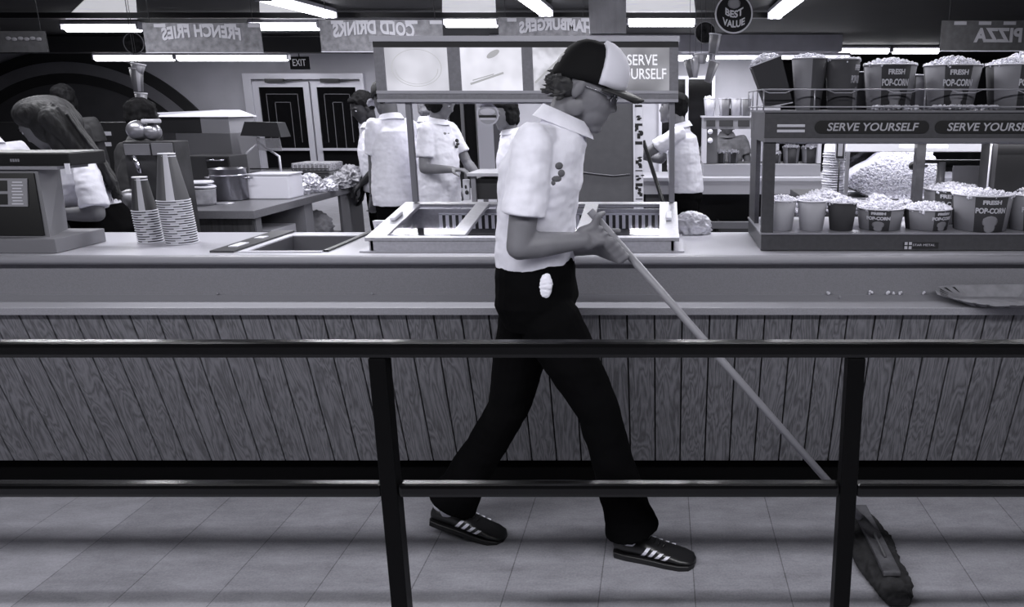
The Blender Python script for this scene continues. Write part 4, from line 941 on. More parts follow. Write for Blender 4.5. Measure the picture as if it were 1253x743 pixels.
q = MB(); q.box(X(171, D, 1.35), X(188, D, 1.35), D+.03, D+.09, zt_+.09, zt_+.11, bev=.006); q.build('lid', mat('bowl_lid', .4, .35), t)
# tap tower / coiled dispenser left of the stacks
D = 4.0; x0, x1 = X(143, D, 1.1), X(172, D, 1.1)
t = thing('coffee_urn', 'dull steel urn standing beside the girl behind the short cup stack', 'urn', (X(152, D, 1.0), D, .0))
q = MB(); cc = (X(151, D, 1.0), D+.1, .0); q.lathe([(.085, .55), (.09, .57), (.09, 1.02), (.075, 1.08), (.03, 1.10), (.0, 1.10)], 28, cc); q.build('urn_body', mat('urn_steel', .1, .35, .7, var=.5, scale=14), t)
q = MB(); q.lathe([(.1, 0), (.1, .55)], 28, cc); q.build('stand', M_dark, t)
# dark shelving with bright packs at the far left
D = 7.6; t = thing('dark_shelf_unit', 'black shelf unit against the dark area behind the girl', 'shelf unit', (X(130, D, 1), D, 0))
q = MB(); q.box(X(-60, D, 1.2), X(168, D, 1.2), D, D+.4, 0, Z(150, D)); q.build('shelf_body', mat('shelf_black', .012, .5), t)
for (a, b, p0, p1) in ((104, 138, 166, 161), (114, 136, 179, 174)):
    q = MB(); q.box(X(a, D, 1.2), X(b, D, 1.2), D-.01, D, Z(p0, D), Z(p1, D), bev=.002); q.build('steel_rail', mat('rail_bright', .45, .4), t)
# ------------------------------------------------------------------ tall fridge with sticker strip
D = 4.7
t = thing('tall_refrigerator', 'tall flat grey refrigerator behind the walking man', 'refrigerator', (X(735, D, 1), D+.3, 0))
x0, x1 = X(668, D, 1.2), X(775, D, 1.2)
q = MB(); q.box(x0, x1, D, D+.6, .05, Z(118, D)); q.build('cabinet_body', mat('fridge_grey', .075, .5, var=.08, scale=20), t)
q = MB(); q.tube([P(700, 209, D-.004), P(730, 213, D-.004), P(750, 215, D-.004), P(771, 213, D-.004)], .003, 6); q.build('cable', mat('cable_pale', .2, .5), t)
q = MB(); q.box(x1+.001, x1+.010, D-.012, D+.6, .05, Z(118, D)); q.build('white_edge', mat('edge_white', .6, .5), t)
q = MB(); xe = X(787, D, 1.2); q.box(x1+.010, xe, D-.004, D+.02, .05, Z(118, D)); st = q.build('sticker_board', mat('board_white', .55, .5), t)
rng = random.Random(12); q = MB(); z = Z(244, D)
while z < Z(122, D):
    h = rng.choice((.012, .02, .03, .008)); w_ = xe-x1-.012; k = rng.random()
    if k < .35:
        q.box(x1+.012, xe-.004, D-.006, D-.004, z, z+h*.6)
    elif k < .8:
        a = rng.uniform(0, .5); q.box(x1+.012+w_*a, x1+.012+w_*(a+.4), D-.006, D-.004, z, z+h); q.ell((x1+.012+w_*rng.random(), D-.005, z+h), (w_*.25, .001, h*.5), sub=2)
    z += h+rng.choice((.004, .01))
q.build('sticker_print', mat('sticker_black', .012, .5), st)
q = MB(); q.box(x0+.02, x1-.02, D+.02, D+.58, 0, .05); q.build('plinth', M_dark, t)
# wooden chair like stand seen right of man B
D = 5.1; t = thing('serving_cart', 'dark serving cart behind the food display near the burger badge', 'cart', (X(590, D, .8), D, 0))
q = MB(); x0, x1 = X(572, D, 1), X(640, D, 1); q.box(x0, x1, D, D+.38, Z(216, D), Z(212, D), bev=.003); q.build('cart_top', mat('cart_top', .4, .4), t)
for a in (x0+.02, x1-.05):
    for b in (D+.02, D+.35): q = MB(); q.box(a, a+.03, b, b+.03, .0, Z(216, D)); q.build('leg', mat('cart_leg', .2, .4), t)
q = MB(); q.box(x0+.05, x1-.05, D+.05, D+.37, Z(245, D), Z(218, D)-.01); q.build('drawer', mat('drawer_dark', .02, .5), t)
# pale wall pier behind the badge
q = MB(); D = 9.0; q.box(X(583, D, 1.5), X(602, D, 1.5), D, D+.2, 0, 2.0); struct('trim_10', q, mat('pier_pale', .8, .7))
q = MB(); q.box(X(602, D, 1.5), X(610, D, 1.5), D+.02, D+.2, 0, 2.0); struct('trim_11', q, mat('pier_mid', .16, .7))
# ------------------------------------------------------------------ far counter
D0 = 6.2; t = thing('far_counter', 'far serving counter on the other side of the kitchen', 'counter', (1, D0+.3, 0))
zc = Z(213, D0+.0); ZF = .98
q = MB(); q.box(X(650, D0, 1), X(1330, D0, 1), D0, D0+.6, ZF-.03, ZF, bev=.004); q.build('countertop', M_top, t)
q = MB(); q.box(X(650, D0, 1), X(1330, D0, 1), D0+.005, D0+.02, ZF-.13, ZF-.03); q.build('edge_board', mat('far_edge', .34, .5), t)
q = MB(); q.box(X(650, D0, 1), X(1330, D0, 1), D0+.5, D0+.55, 0, ZF-.13); q.build('back_panel', mat('under_dark', .02, .7), t)
q = MB(); q.box(X(790, D0, .6), X(818, D0, .6), D0+.06, D0+.08, .05, ZF-.13); q.build('grey_panel', mat('kick_grey', .10, .6), t)
q = MB(); q.box(X(650, D0, 1), X(1330, D0, 1), D0+.1, D0+.5, .22, .25); q.build('low_shelf', mat('low_shelf', .06, .6), t)
# crate under far counter
q = MB(); D = 6.35; c0 = (X(905, D, .5), D, .25); t = thing('slatted_crate', 'dark slatted crate on the shelf under the far counter', 'crate', c0)
for i in range(6): q.box(c0[0]-.17, c0[0]+.17, D, D+.25, .252+i*.055, .292+i*.055, bev=.003)
q.build('slats', mat('crate_dark', .05, .6), t)
q = MB(); q.box(c0[0]-.175, c0[0]-.155, D-.01, D+.26, .251, .60); q.box(c0[0]+.155, c0[0]+.175, D-.01, D+.26, .251, .60); q.build('corner_post', mat('crate_post', .035, .6), t)
q = MB(); D = 5.85; q.box(X(860, D, .7), X(960, D, .7), D, D+.05, Z(275, D)-.03, Z(272, D)); q.box(X(862, D, .7), X(866, D, .7), D, D+.05, 0, Z(275, D)); q.box(X(955, D, .7), X(959, D, .7), D, D+.05, 0, Z(275, D))
tag(q.build('low_bench', mat('bench_grey', .14, .5)), 'low grey bench standing before the far counter', 'bench')
# far popcorn stand, the back of another warmer
D = 6.35
t = thing('far_popcorn_stand', 'grey open popcorn stand on the far counter with paper cups on top', 'popcorn stand', (X(900, D, 1.2), D, ZF))
x0, x1 = X(861, D, 1.3), X(1006, D, 1.3); zt0, zt1 = Z(158, D), Z(144, D)
M_fs = mat('stand_grey', .24, .5)
q = MB(); q.box(x0, x1, D, D+.35, zt0, zt1); q.build('header', M_fs, t)
q = MB(); q.box(x0-.01, x1, D-.01, D+.36, zt1, zt1+.012); q.build('top_shelf', mat('stand_light', .5, .4), t)
q = MB(); q.box(x0+.02, x0+.09, D-.006, D, zt0+.02, zt1-.02); q.box(X(880, D, 1.4), X(897, D, 1.4), D-.006, D, zt0+.02, zt1-.02); q.box(X(903, D, 1.4), X(917, D, 1.4), D-.006, D, zt0+.02, zt1-.02); q.build('vent_plate', M_dark, t)
q = MB(); q.box(x0, x0+.025, D+.0, D+.35, ZF+.1, zt0); q.build('post', mat('stand_light', .5, .4), t)
q = MB(); q.box(X(862, D, 1.2), X(878, D, 1.2), D+.02, D+.3, ZF+.1, zt0); q.build('control_column', mat('stand_column', .09, .5), t)
for py in (161, 172):
    q = MB(); q.ell(P(869, py, D+.01), (.022, .018, .022), sub=2); q.build('knob', M_white, t)
q = MB(); q.box(x1-.025, x1, D, D+.35, ZF+.1, zt0); q.build('post', mat('stand_light', .5, .4), t)
q = MB(); q.box(x0, x1, D-.01, D+.36, ZF+.001, Z(201, D), bev=.004); q.build('base', M_fs, t)
zb2 = Z(201, D)+.001
for i, (px, r, h, lab) in enumerate(((882, .04, .09, 'dark small tub on the far popcorn stand behind the knobs'), (897, .045, .09, 'second small tub on the far popcorn stand'), (948, .055, .08, 'squat tub on the far popcorn stand seen through the warmer, left'), (968, .07, .13, 'tub heaped with popcorn on the far stand seen through the warmer'), (991, .07, .13, 'second heaped tub on the far stand seen through the warmer'))):
    tub((X(px, D+.12, 1.15), D+.12, zb2), r*.85, r, h, lab, 'tubs on the far popcorn stand', printed=False, n=40, heap=.02, ks=.011, seed=80+i, nstripe=3)
for i, (px, lab) in enumerate(((868.5, 'pale paper cup left on top of the far popcorn stand'), (886.5, 'printed paper cup in the middle on top of the far stand'), (900.5, 'paper cup right of the printed one on the far stand'), (912, 'darker paper cup half hidden at the warmer post on the far stand'))):
    b = Vector((X(px, D+.1, 1.5), D+.1, zt1+.0125)); tt = thing('paper_cup', lab, 'paper cup', b, 'cups on the far popcorn stand')
    g = (.40, .12, .3, .1)[i]; q = MB(); hc = Z(120.5, D+.1)-b.z; q.lathe([(.036, 0), (.048, hc), (.045, hc), (.034, .004)], 20, b, mis=(lambda i_, k: 1 if k % 10 < 3 else 0)); q.build('cup_wall', [mat('far_cup_%d' % i, g, .5), mat('far_cup_band', .35, .5)], tt)
    q = MB(); q.lathe([(.046, hc-.003), (.050, hc-.002), (.050, hc+.002), (.046, hc+.002)], 20, b); q.build('rim', M_rim, tt)
    if i == 0:
        me = heap_mesh(30, .045, .018, .01, 90); o = link('popcorn', me); o.location = b+Vector((0,0,hc-.004)); tag(o, 'popcorn in the pale cup on the far stand', 'popcorn', None, 'stuff')
# column of nested popcorn cups seen through the warmer
D = 4.1; zb3 = Z(243, D); xx = X(1020, D, 1.2)
cab = thing('low_cabinet', 'low dark cabinet behind the counter carrying the popcorn popper', 'cabinet', (X(1080, D, .8), D, 0))
q = MB(); q.box(X(985, D, 1), X(1290, D, 1), D-.12, D+.5, .05, zb3-.001, bev=.004); q.build('cabinet_body', mat('lowcab', .05, .5), cab)
q = MB(); q.box(X(990, D, 1), X(1285, D, 1), D-.1, D+.48, 0, .05); q.build('plinth', M_dark, cab)
q = MB(); base = Vector((xx, D, zb3)); pr = thing('paper_cup', 'white paper cup in the nested column seen through the warmer', 'paper cup', base, 'nested column of white cups')
q.lathe([(.055, 0), (.052, .004), (.05, .05), (.047, .052)], 20, base); q.build('cup_wall', mat('nest_cup', .58, .6), pr)
q = MB(); q.lathe([(.054, 0), (.058, .002), (.058, .005), (.053, .006)], 20, base); q.build('rim', mat('nest_rim', .7, .5), pr)
n = int((Z(172, D)-zb3-.05)/.0125)
for i in range(n+1):
    o = pr if i == 0 else copy_tree(pr); o.location = base+Vector((.0035*math.sin(i*1.7), 0, i*.0125))
t = thing('framed_card', 'small framed card leaning before the nested cup column', 'card', P(1028, 183, D-.08))
a = P(1021, 200, D-.07); b = P(1035, 170, D-.07); a.z = zb3; q = MB(); q.box(a.x, b.x, D-.072, D-.068, P(1021, 196, D-.07).z, b.z); q.build('card_face', mat('card_white', .5, .5), t)
q = MB(); zc0, zc1 = P(0, 195, D-.07).z, b.z-.004; q.box(a.x+.006, b.x-.006, D-.074, D-.072, zc0+.006, zc1-.006); q.build('card_border', M_dark, t); q = MB(); q.box(a.x+.014, b.x-.014, D-.076, D-.074, zc0+.016, zc1-.016); q.build('card_centre', mat('card_mid', .42, .5), t)
q = MB(); q.tube([((a.x+b.x)/2, D-.068, zb3), ((a.x+b.x)/2, D-.068, zc0)], .004, 6); q.build('stand', M_dark, t)
# popcorn popper cabinet with lit pile
D = 4.0; x0, x1 = X(1036, D, 1.3), X(1262, D, 1.3)
t = thing('popcorn_popper', 'glass sided popcorn popper with a lit white hood seen through the warmer', 'popcorn machine', ((x0+x1)/2, D, zb3))
q = MB(); q.box(x0, x1, D, D+.4, Z(186, D), Z(150, D), bev=.004); q.build('lit_hood', mat('hood_lit', .85, .5, emit=.25), t)
for a in (x0, x1-.02):
    for b in (D, D+.38): q = MB(); q.box(a, a+.018, b, b+.018, zb3, Z(186, D)); q.build('post', mat('popper_post', .45, .35, .5), t)
q = MB(); q.box(x0+.02, x1-.02, D+.383, D+.387, zb3, Z(186, D)); q.build('back_glass', M_glass, t)
q = MB(); q.box(x0, x1, D, D+.4, zb3, zb3+.01); q.build('floor_plate', M_steel, t)
q = MB(); q.ell(P(1117, 203, D+.02), (.022, .02, .022), sub=2); q.tube([P(1117, 203, D+.02), P(1135, 203, D+.02)], .006, 8); q.build('crank_knob', M_black, t)
# the slanting pile held by a scoop shaped chute
sil = [(1036, 228), (1050, 214), (1062, 206), (1075, 200), (1085, 192), (1100, 184), (1112, 180), (1128, 176), (1150, 178), (1160, 246), (1075, 246)]
base2 = D+.06; rng = random.Random(31); bm = bmesh.new()
W2 = [P(a, b, base2) for a, b in sil]
def inside(x, z):
    c_ = False; j = len(W2)-1
    for i in range(len(W2)):
        if (W2[i].z > z) != (W2[j].z > z) and x < (W2[j].x-W2[i].x)*(z-W2[i].z)/(W2[j].z-W2[i].z)+W2[i].x: c_ = not c_
        j = i
    return c_
xa, xb, za_, zb_ = min(v.x for v in W2), max(v.x for v in W2), min(v.z for v in W2), max(v.z for v in W2)
k = 0
while k < 2600:
    x, z = rng.uniform(xa, xb), rng.uniform(za_, zb_)
    if inside(x, z):
        kernel_bm(bm, (x, base2+.16*(z-za_)/(zb_-za_)+rng.uniform(-.004, .004), z), .0095, rng); k += 1
f_ = [Vector((v.x, base2+.16*(v.z-za_)/(zb_-za_)+.006, v.z)) for v in W2]; b_ = [Vector((v.x, D+.32, v.z)) for v in W2]
mm = MB(); mm.loft([f_, b_], True, False); me = bpy.data.meshes.new('t'); mm.bm.to_mesh(me); bm.from_mesh(me); mm.bm.free()
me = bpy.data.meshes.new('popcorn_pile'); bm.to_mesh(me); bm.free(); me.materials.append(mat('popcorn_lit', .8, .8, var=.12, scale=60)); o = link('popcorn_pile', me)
tag(o, 'big slanting pile of popcorn inside the lit popper', 'popcorn', None, 'stuff')
q = MB(); q.hexa([P(1036, 229.5, D+.05), P(1077, 248, D+.05), P(1077, 248, D+.34), P(1036, 229.5, D+.34), P(1036, 228.2, D+.05), P(1077, 246.2, D+.05), P(1077, 246.2, D+.34), P(1036, 228.2, D+.34)]); q.build('chute_edge', mat('chute_dark', .05, .4), t)
l = bpy.data.lights.new('popper_lamp', 'AREA'); l.shape = 'RECTANGLE'; l.size = .8; l.size_y = .2; l.energy = 1.1; ol = bpy.data.objects.new('popper_lamp', l); COL.objects.link(ol); ol.parent = t; ol.location = Vector(((x0+x1)/2, D+.15, Z(187, D)))-t.location
# dark back machine to the right
# ------------------------------------------------------------------ hanging signs, facing the other side of the kitchen
M_sb = mat('sign_board', .14, .7, var=.35, scale=22); M_sl = mat('sign_letters', .36, .6); M_sdk = mat('sign_board_dark', .03, .7, var=.3, scale=22); M_sld = mat('sign_letters_dark', .12, .6)
def hsign(px0, px1, py0, py1, D, txt, tfit, tx, ty, th, lab, mb_=M_sb, ml_=M_sl, bend=0.0):
    x0, x1, z0, z1 = X(px0, D, 2), X(px1, D, 2), Z(py1, D), Z(py0, D)
    t = thing('hanging_sign', lab, 'hanging sign', ((x0+x1)/2, D, (z0+z1)/2), None)
    q = MB(); q.box(x0, x1, D, D+.015, z0, z1, bev=.002); q.build('board', mb_, t)
    n = 10; w = (x1-x0)/n
    for i in range(1, n, 2):
        q = MB(); q.box(x0+w*i, x0+w*(i+1), D-.003, D, z1-.035, z1-.008); q.build('check_patch', ml_, t)
    q = MB(); q.box(x0, x1, D-.004, D+.019, z0-.006, z0); q.build('bottom_edge', mat('edge_bright2', .5, .5), t)
    me = text_mesh(txt, th, depth=.012, bold=.006, space=1.05); xs = [v.co.x for v in me.vertices]; f = tfit/(max(xs)-min(xs))
    for v in me.vertices: v.co.x *= f; v.co.y += bend*(1-(2*v.co.x/tfit)**2)*.03
    me.transform(T(tx, D+.007, ty)@BACK); me.materials.clear(); me.materials.append(ml_); link('lettering', me, t)
    q = MB()
    for a in (x0+.06, x1-.06): q.tube([(a, D+.007, z1), (a, D+.007, CEIL)], .003, 6)
    q.build('wire', M_dark, t); return t
D = 6.9
hsign(178, 321, 28, 64, D, 'FRENCH FRIES', .66, X(247, D, 2.1), Z(43, D), .13, 'patterned hanging sign with reversed french fries lettering', bend=1)
hsign(393, 543, 24, 63, D, 'COLD DRINKS', .68, X(458, D, 2.1), Z(39, D), .14, 'patterned hanging sign with reversed cold drinks lettering', bend=1)
hsign(611, 723, 21, 62, D, 'HAMBURGERS', .60, X(680, D, 2.1), Z(35, D), .12, 'patterned hanging sign with reversed hamburgers lettering above the man', bend=1)
hsign(1150, 1300, 25, 62, D, 'PIZZA', .40, X(1222, D, 2.1), Z(44, D), .15, 'dark hanging sign with reversed pizza lettering at the right edge', M_sdk, mat('pizza_letters', .2, .6))
D_ = 6.9; t = thing('hanging_sign', 'dark hanging sign with blurred pale scallops at the left edge', 'hanging sign', P(26, 52, D_))
q = MB(); q.box(X(-12, D_, 2), X(58, D_, 2), D_, D_+.015, Z(64, D_), Z(38, D_), bev=.002); q.build('board', M_sdk, t)
q = MB()
for i in range(6): q.ell(P(10+i*7.5, 47+(i%2), D_-.004), (.025, .004, .016), sub=2)
q.build('pale_scallops', M_sld, t)
q = MB()
for px in (0, 50): q.tube([P(px, 38, D_), Vector((P(px, 38, D_).x, D_, CEIL))], .003, 6)
q.build('wire', M_dark, t)
# grey drape like banner
D = 5.45; t = thing('hanging_banner', 'grey tapering banner hanging from the ceiling above the walking man', 'banner', P(742, 20, D))
q = MB(); n = 12; rings = []
top_ = [P(718+48*i/n, -40, D)+Vector((0, .008*math.sin(i*1.1), 0)) for i in range(n+1)]; bot_ = [P(722+44*i/n, 41, D)+Vector((0, .008*math.sin(i*1.1), 0)) for i in range(n+1)]
for i in range(n): q.hexa([bot_[i], bot_[i+1], bot_[i+1]+Vector((0,.006,0)), bot_[i]+Vector((0,.006,0)), top_[i], top_[i+1], top_[i+1]+Vector((0,.006,0)), top_[i]+Vector((0,.006,0))])
q.build('cloth', mat('banner_cloth', .22, .8, var=.2, scale=5), t)
q = MB(); q.beam(P(716, -40, D), P(768, -40, D), .02, .02); q.tube([P(742, -40, D), Vector((P(742, -40, D).x, D, CEIL))], .004, 6); q.build('rod', M_dark, t)
# round value sign
D = 5.6; c0 = P(898, 17, D); R = 22/FPX*5.55
t = thing('round_sign', 'round dark hanging sign reading best value', 'hanging sign', c0)
q = MB(); q.lathe([(0, -.004), (R, -.004), (R, .004), (0, .004)], 40, c0, ax=(0,1,0), smooth=False); q.build('disc', mat('sign_disc_light', .4, .5), t)
q = MB(); q.lathe([(0, -.0065), (R*.92, -.0065), (R*.92, -.0042), (0, -.0042)], 40, c0, ax=(0,1,0), smooth=False); q.build('dark_field', mat('disc_dark', .015, .9, spec=.1), t)
for s_, dz, ft, sz in (('BEST', -.005, .12, .06), ('VALUE', -.068, .15, .06)):
    me = text_mesh(s_, sz, depth=.001, bold=.002); xs = [v.co.x for v in me.vertices]; f = ft/(max(xs)-min(xs))
    for v in me.vertices: v.co.x *= f; v.co.y += (2*v.co.x/ft)**2*.022
    me.transform(T(c0.x, c0.y-.0085, c0.z+dz)@FRONT); me.materials.clear(); me.materials.append(mat('sign_cream', .42, .5)); link('lettering', me, t)
q = MB(); q.ell(c0+Vector((0,-.008,.065)), (.045,.004,.035), sub=2); q.build('picture', mat('disc_picture', .15, .5), t)
q = MB(); q.tube([c0+Vector((0,0,R)), (c0.x, c0.y, CEIL)], .003, 6); q.build('wire', M_dark, t)
# cup mobiles
def hangcup(name, c, r, h, tilt, g, lab, n, top, dirdn=False):
    t = thing(name, lab, 'hanging cup', c, n)
    ax = Vector((math.sin(tilt), 0, math.cos(tilt))); c = Vector(c)
    q = MB(); q.lathe([(r*.68, -h/2), (r, h/2), (r*.93, h/2), (r*.62, -h/2+.004)], 20, c, ax=ax, mis=lambda i, k: 1 if k % 7 < 2 else 0); q.build('cup_wall', [mat('hang_%d' % round(g*100), g, .5), mat('hang_stripe', .3, .5)], t)
    q = MB(); q.lathe([(r*.94, h/2-.004), (r*1.05, h/2-.003), (r*1.05, h/2+.004), (r*.94, h/2+.004)], 20, c, ax=ax); q.build('rim', mat('hang_rim', .4, .5), t)
    q = MB(); q.tube([c+ax*h/2*.0, (c.x, c.y, top)], .0015, 6); q.build('string', M_dark, t)
D = 5.6
def badge(px, py, r, lab):
    c0 = P(px, py, D); t = thing('round_badge', lab, 'hanging sign', c0)
    q = MB(); q.lathe([(0, -.004), (r, -.004), (r, .004), (0, .004)], 32, c0, ax=(0,1,0), smooth=False); q.build('disc', mat('badge_dark', .012, .9, var=.9, scale=30, spec=.1), t)
    q = MB(); q.lathe([(r*.93, -.006), (r, -.006), (r, -.0041), (r*.93, -.0041)], 32, c0, ax=(0,1,0), caps=False, smooth=False); q.build('border', mat('badge_line', .14, .5), t)
    q = MB(); q.tube([c0+Vector((0,0,r)), (c0.x, c0.y, CEIL)], .0015, 6); q.build('string', M_dark, t); return c0
badge(863, 40, .072, 'small dark round badge above the hanging cups at right')
badge(164, 53, .070, 'small dark round badge above the hanging cups at left')
g1 = 'hanging paper cups at the right of the light box'; g2 = 'hanging paper cups at the left of the kitchen'
for (px, py, r, h, tl, g, lab, gp) in ((874, 54, .042, .125, .12, .12, 'upper hanging cup just right of the dark round badge', g1), (851, 83, .03, .13, .1, .32, 'pale hanging cup in the middle of the lower right cluster', g1),
     (844, 84, .03, .12, -.25, .10, 'dark hanging cup tilted left in the lower right cluster', g1), (870, 88, .036, .14, .3, .14, 'lowest hanging cup tilted right over the dark doorway', g1), (858, 72, .045, .06, 0, .22, 'squat hanging cup on top of the lower right cluster', g1),
     (168, 98, .042, .15, .05, .10, 'long dark hanging cup above the drinks cabinet', g2), (169, 84, .045, .06, .2, .2, 'pale scoop shaped hanging cup at the top of the left cluster', g2), (173, 125, .038, .12, .1, .14, 'lowest hanging cup of the left cluster', g2)):
    hangcup('hanging_cup', P(px, py, D-.05), r, h, tl, g, lab, gp, CEIL)
# ------------------------------------------------------------------ people
def frame(f, up=Vector((0,0,1))):
    """rotation whose columns are forward x, left y, up z"""
    f = Vector(f).normalized(); l = Vector(up).cross(f).normalized(); u = f.cross(l)
    return Matrix((f, l, u)).transposed()
def cap(mb, a, b, ra, rb, n=14, squash=None):
    """tapered capsule between a and b"""
    a, b = Vector(a), Vector(b); d = (b-a); L = d.length; d = d.normalized()
    u = d.orthogonal().normalized() if squash is None else (squash-d*squash.dot(d)).normalized(); w = d.cross(u); k = 1.0
    rings = []
    for s in (-.98, -.7, -.35): rings.append((a+d*ra*s, ra*math.sqrt(1-s*s)))
    for i in range(5): rings.append((a.lerp(b, i/4), ra+(rb-ra)*i/4))
    for s in (.35, .7, .98): rings.append((b+d*rb*s, rb*math.sqrt(1-s*s)))
    mb.loft([[c+r*(math.cos(2*PI*j/n)*u+math.sin(2*PI*j/n)*w) for j in range(n)] for c, r in rings])
def chain(mb, pts, rr):
    for i in range(len(pts)-1): cap(mb, pts[i], pts[i+1], rr[i], rr[i+1])
def ringloft(mb, rings, n=24, p=2.3):
    """rings: (centre, fwd half, side half, F, S) super-ellipse sections"""
    R = []
    for c, a, b, F, S in rings:
        r = []
        for j in range(n):
            t = 2*PI*j/n; ct, st = math.cos(t), math.sin(t)
            r.append(Vector(c)+F*a*math.copysign(abs(ct)**(2/p), ct)+S*b*math.copysign(abs(st)**(2/p), st))
        R.append(r)
    mb.loft(R)
def head(mb, c, R, s=1.0, thin=1.0):
    """head blobs in local frame: +x forward, +y left, +z up"""
    def E(x, y, z, rx, ry, rz, rot=None):
        M = R if rot is None else R @ rot
        mb.ell(Vector(c)+R@(Vector((x, y, z))*s), (rx*s, ry*s, rz*s), M, 3)
    E(-.012, 0, .035, .098, .076, .088)          # cranium
    E(.030, 0, -.005, .066, .066, .090)          # face mass
    E(.050, 0, -.060, .046, .050, .046)          # jaw
    E(.072, 0, -.094, .022, .026, .020)          # chin
    E(.078, 0, .030, .020, .050, .013)           # brow
    cap(mb, Vector(c)+R@(Vector((.084, 0, .018))*s), Vector(c)+R@(Vector((.103, 0, -.022))*s), .010*s, .0125*s)   # nose
    for q in (-1, 1): E(.094, q*.010, -.027, .010, .008, .008)
    E(.052, 0, -.012, .050, .054, .075); E(.068, 0, -.062, .028, .032, .028)
    E(.089, 0, -.053, .010, .022, .007); E(.086, 0, -.066, .010, .020, .007)   # lips
    for q in (-1, 1):
        E(.052, q*.040, -.022, .024, .018, .024)   # cheek
        E(-.004, q*.074, -.006, .017, .009, .031, Matrix.Rotation(.2, 3, 'Y'))  # ear
        E(.0, q*.055, -.060, .030, .014, .030)
def finger(mb, base, d, curlax, L, r, curl):
    """three-segment finger starting at base in direction d, bending about curlax"""
    pts = [Vector(base)]; v = Vector(d).normalized()
    for k, f in enumerate((.45, .32, .25)):
        v = Matrix.Rotation(curl*(.7, 1, .8)[k], 3, curlax) @ v; pts.append(pts[-1]+v*L*f)
    chain(mb, pts, [r, r*.95, r*.88, r*.75])
def hand(mb, wr, d, nrm, side=1, s=1.0, curl=.35, thumb=.5, spread=.06):
    """open or half closed hand: d along the palm, nrm out of the palm; side=+1 thumb toward d x nrm"""
    d = Vector(d).normalized(); n = (Vector(nrm)-d*Vector(nrm).dot(d)).normalized(); t = d.cross(n)*side
    wr = Vector(wr); ax = n.cross(d)*-1
    for k in range(4):
        w = (.030, .010, -.010, -.029)[k]*s
        cap(mb, wr+t*w*.55+d*.012*s, wr+t*w+d*.083*s, .0155*s, .0125*s)
        L = (.072, .080, .074, .058)[k]*s
        finger(mb, wr+t*w+d*.085*s, d+t*w*spread*20, d.cross(n), L, .0088*s, curl+.06*k)
    b = wr+t*.026*s+d*.02*s
    p1 = b+(t*.75+d*.55+n*.35).normalized()*.040*s; p2 = p1+(t*.25+d*.9+n*thumb).normalized()*.032*s; p3 = p2+(d*.95+n*thumb-t*.15).normalized()*.026*s
    chain(mb, [b, p1, p2, p3], [.015*s, .012*s, .0100*s, .008*s])
def grip(mb, c, axis, wr, s=1.0, R=.020, thumbdir=1):
    """fist closed round a pole through c along axis, joined to the wrist"""
    axis = Vector(axis).normalized(); wr = Vector(wr); c = Vector(c)
    o = (wr-c); o = (o-axis*o.dot(axis)).normalized(); v = axis.cross(o)*thumbdir
    # palm lies on the o side
    for k in range(4):
        w = (k-1.5)*.0205*s
        knuck = c+axis*w+o*(R+.004)*1.0-v*(R+.012)*1.05
        cap(mb, wr+axis*w*.6, knuck, .016*s, .0125*s)
        cap(mb, wr.lerp(c+o*R, .5)+axis*w*.7, c+axis*w+o*(R+.010), .015*s, .012*s)
        pts = []; r = R+.010*s
        for a in (200, 245, 290, 335, 375, 405): 
            A = math.radians(a); pts.append(c+axis*w*1.02+r*(math.cos(A)*o+math.sin(A)*v))
        pts[0] = knuck
        chain(mb, pts, [.0120*s, .0108*s, .0102*s, .0096*s, .0090*s, .0078*s])
    b = c+o*(R+.014)+axis*.030*s*1.0
    pts = [wr.lerp(b, .35)+axis*.018*s, b+v*.006, c+axis*.046*s+(R+.012)*v*.95+o*.004, c+axis*.040*s+(R+.012)*(v*.45-o*.9)]
    chain(mb, pts, [.016*s, .0135*s, .0115*s, .009*s])
def eyes(par, c, R, s=1.0, closed=False):
    for q in (-1, 1):
        m = MB(); m.ell(Vector(c)+R@(Vector((.078, q*.031, .008))*s), (.012*s, .013*s, .010*s), R, 2); e = m.build('eye', mat('eye_white', .45, .3), par)
        m = MB(); m.ell(Vector(c)+R@(Vector((.0865, q*.032, .006))*s), (.005*s, .006*s, .006*s), R, 2); m.build('iris', mat('iris_dark', .01, .2), e)
        m = MB(); m.ell(Vector(c)+R@(Vector((.084, q*.031, .030))*s), (.010*s, .019*s, .004*s), R, 2); m.build('eyebrow', M_hair, par)
def add(a, F, L, z=0): return a
class Fig: pass
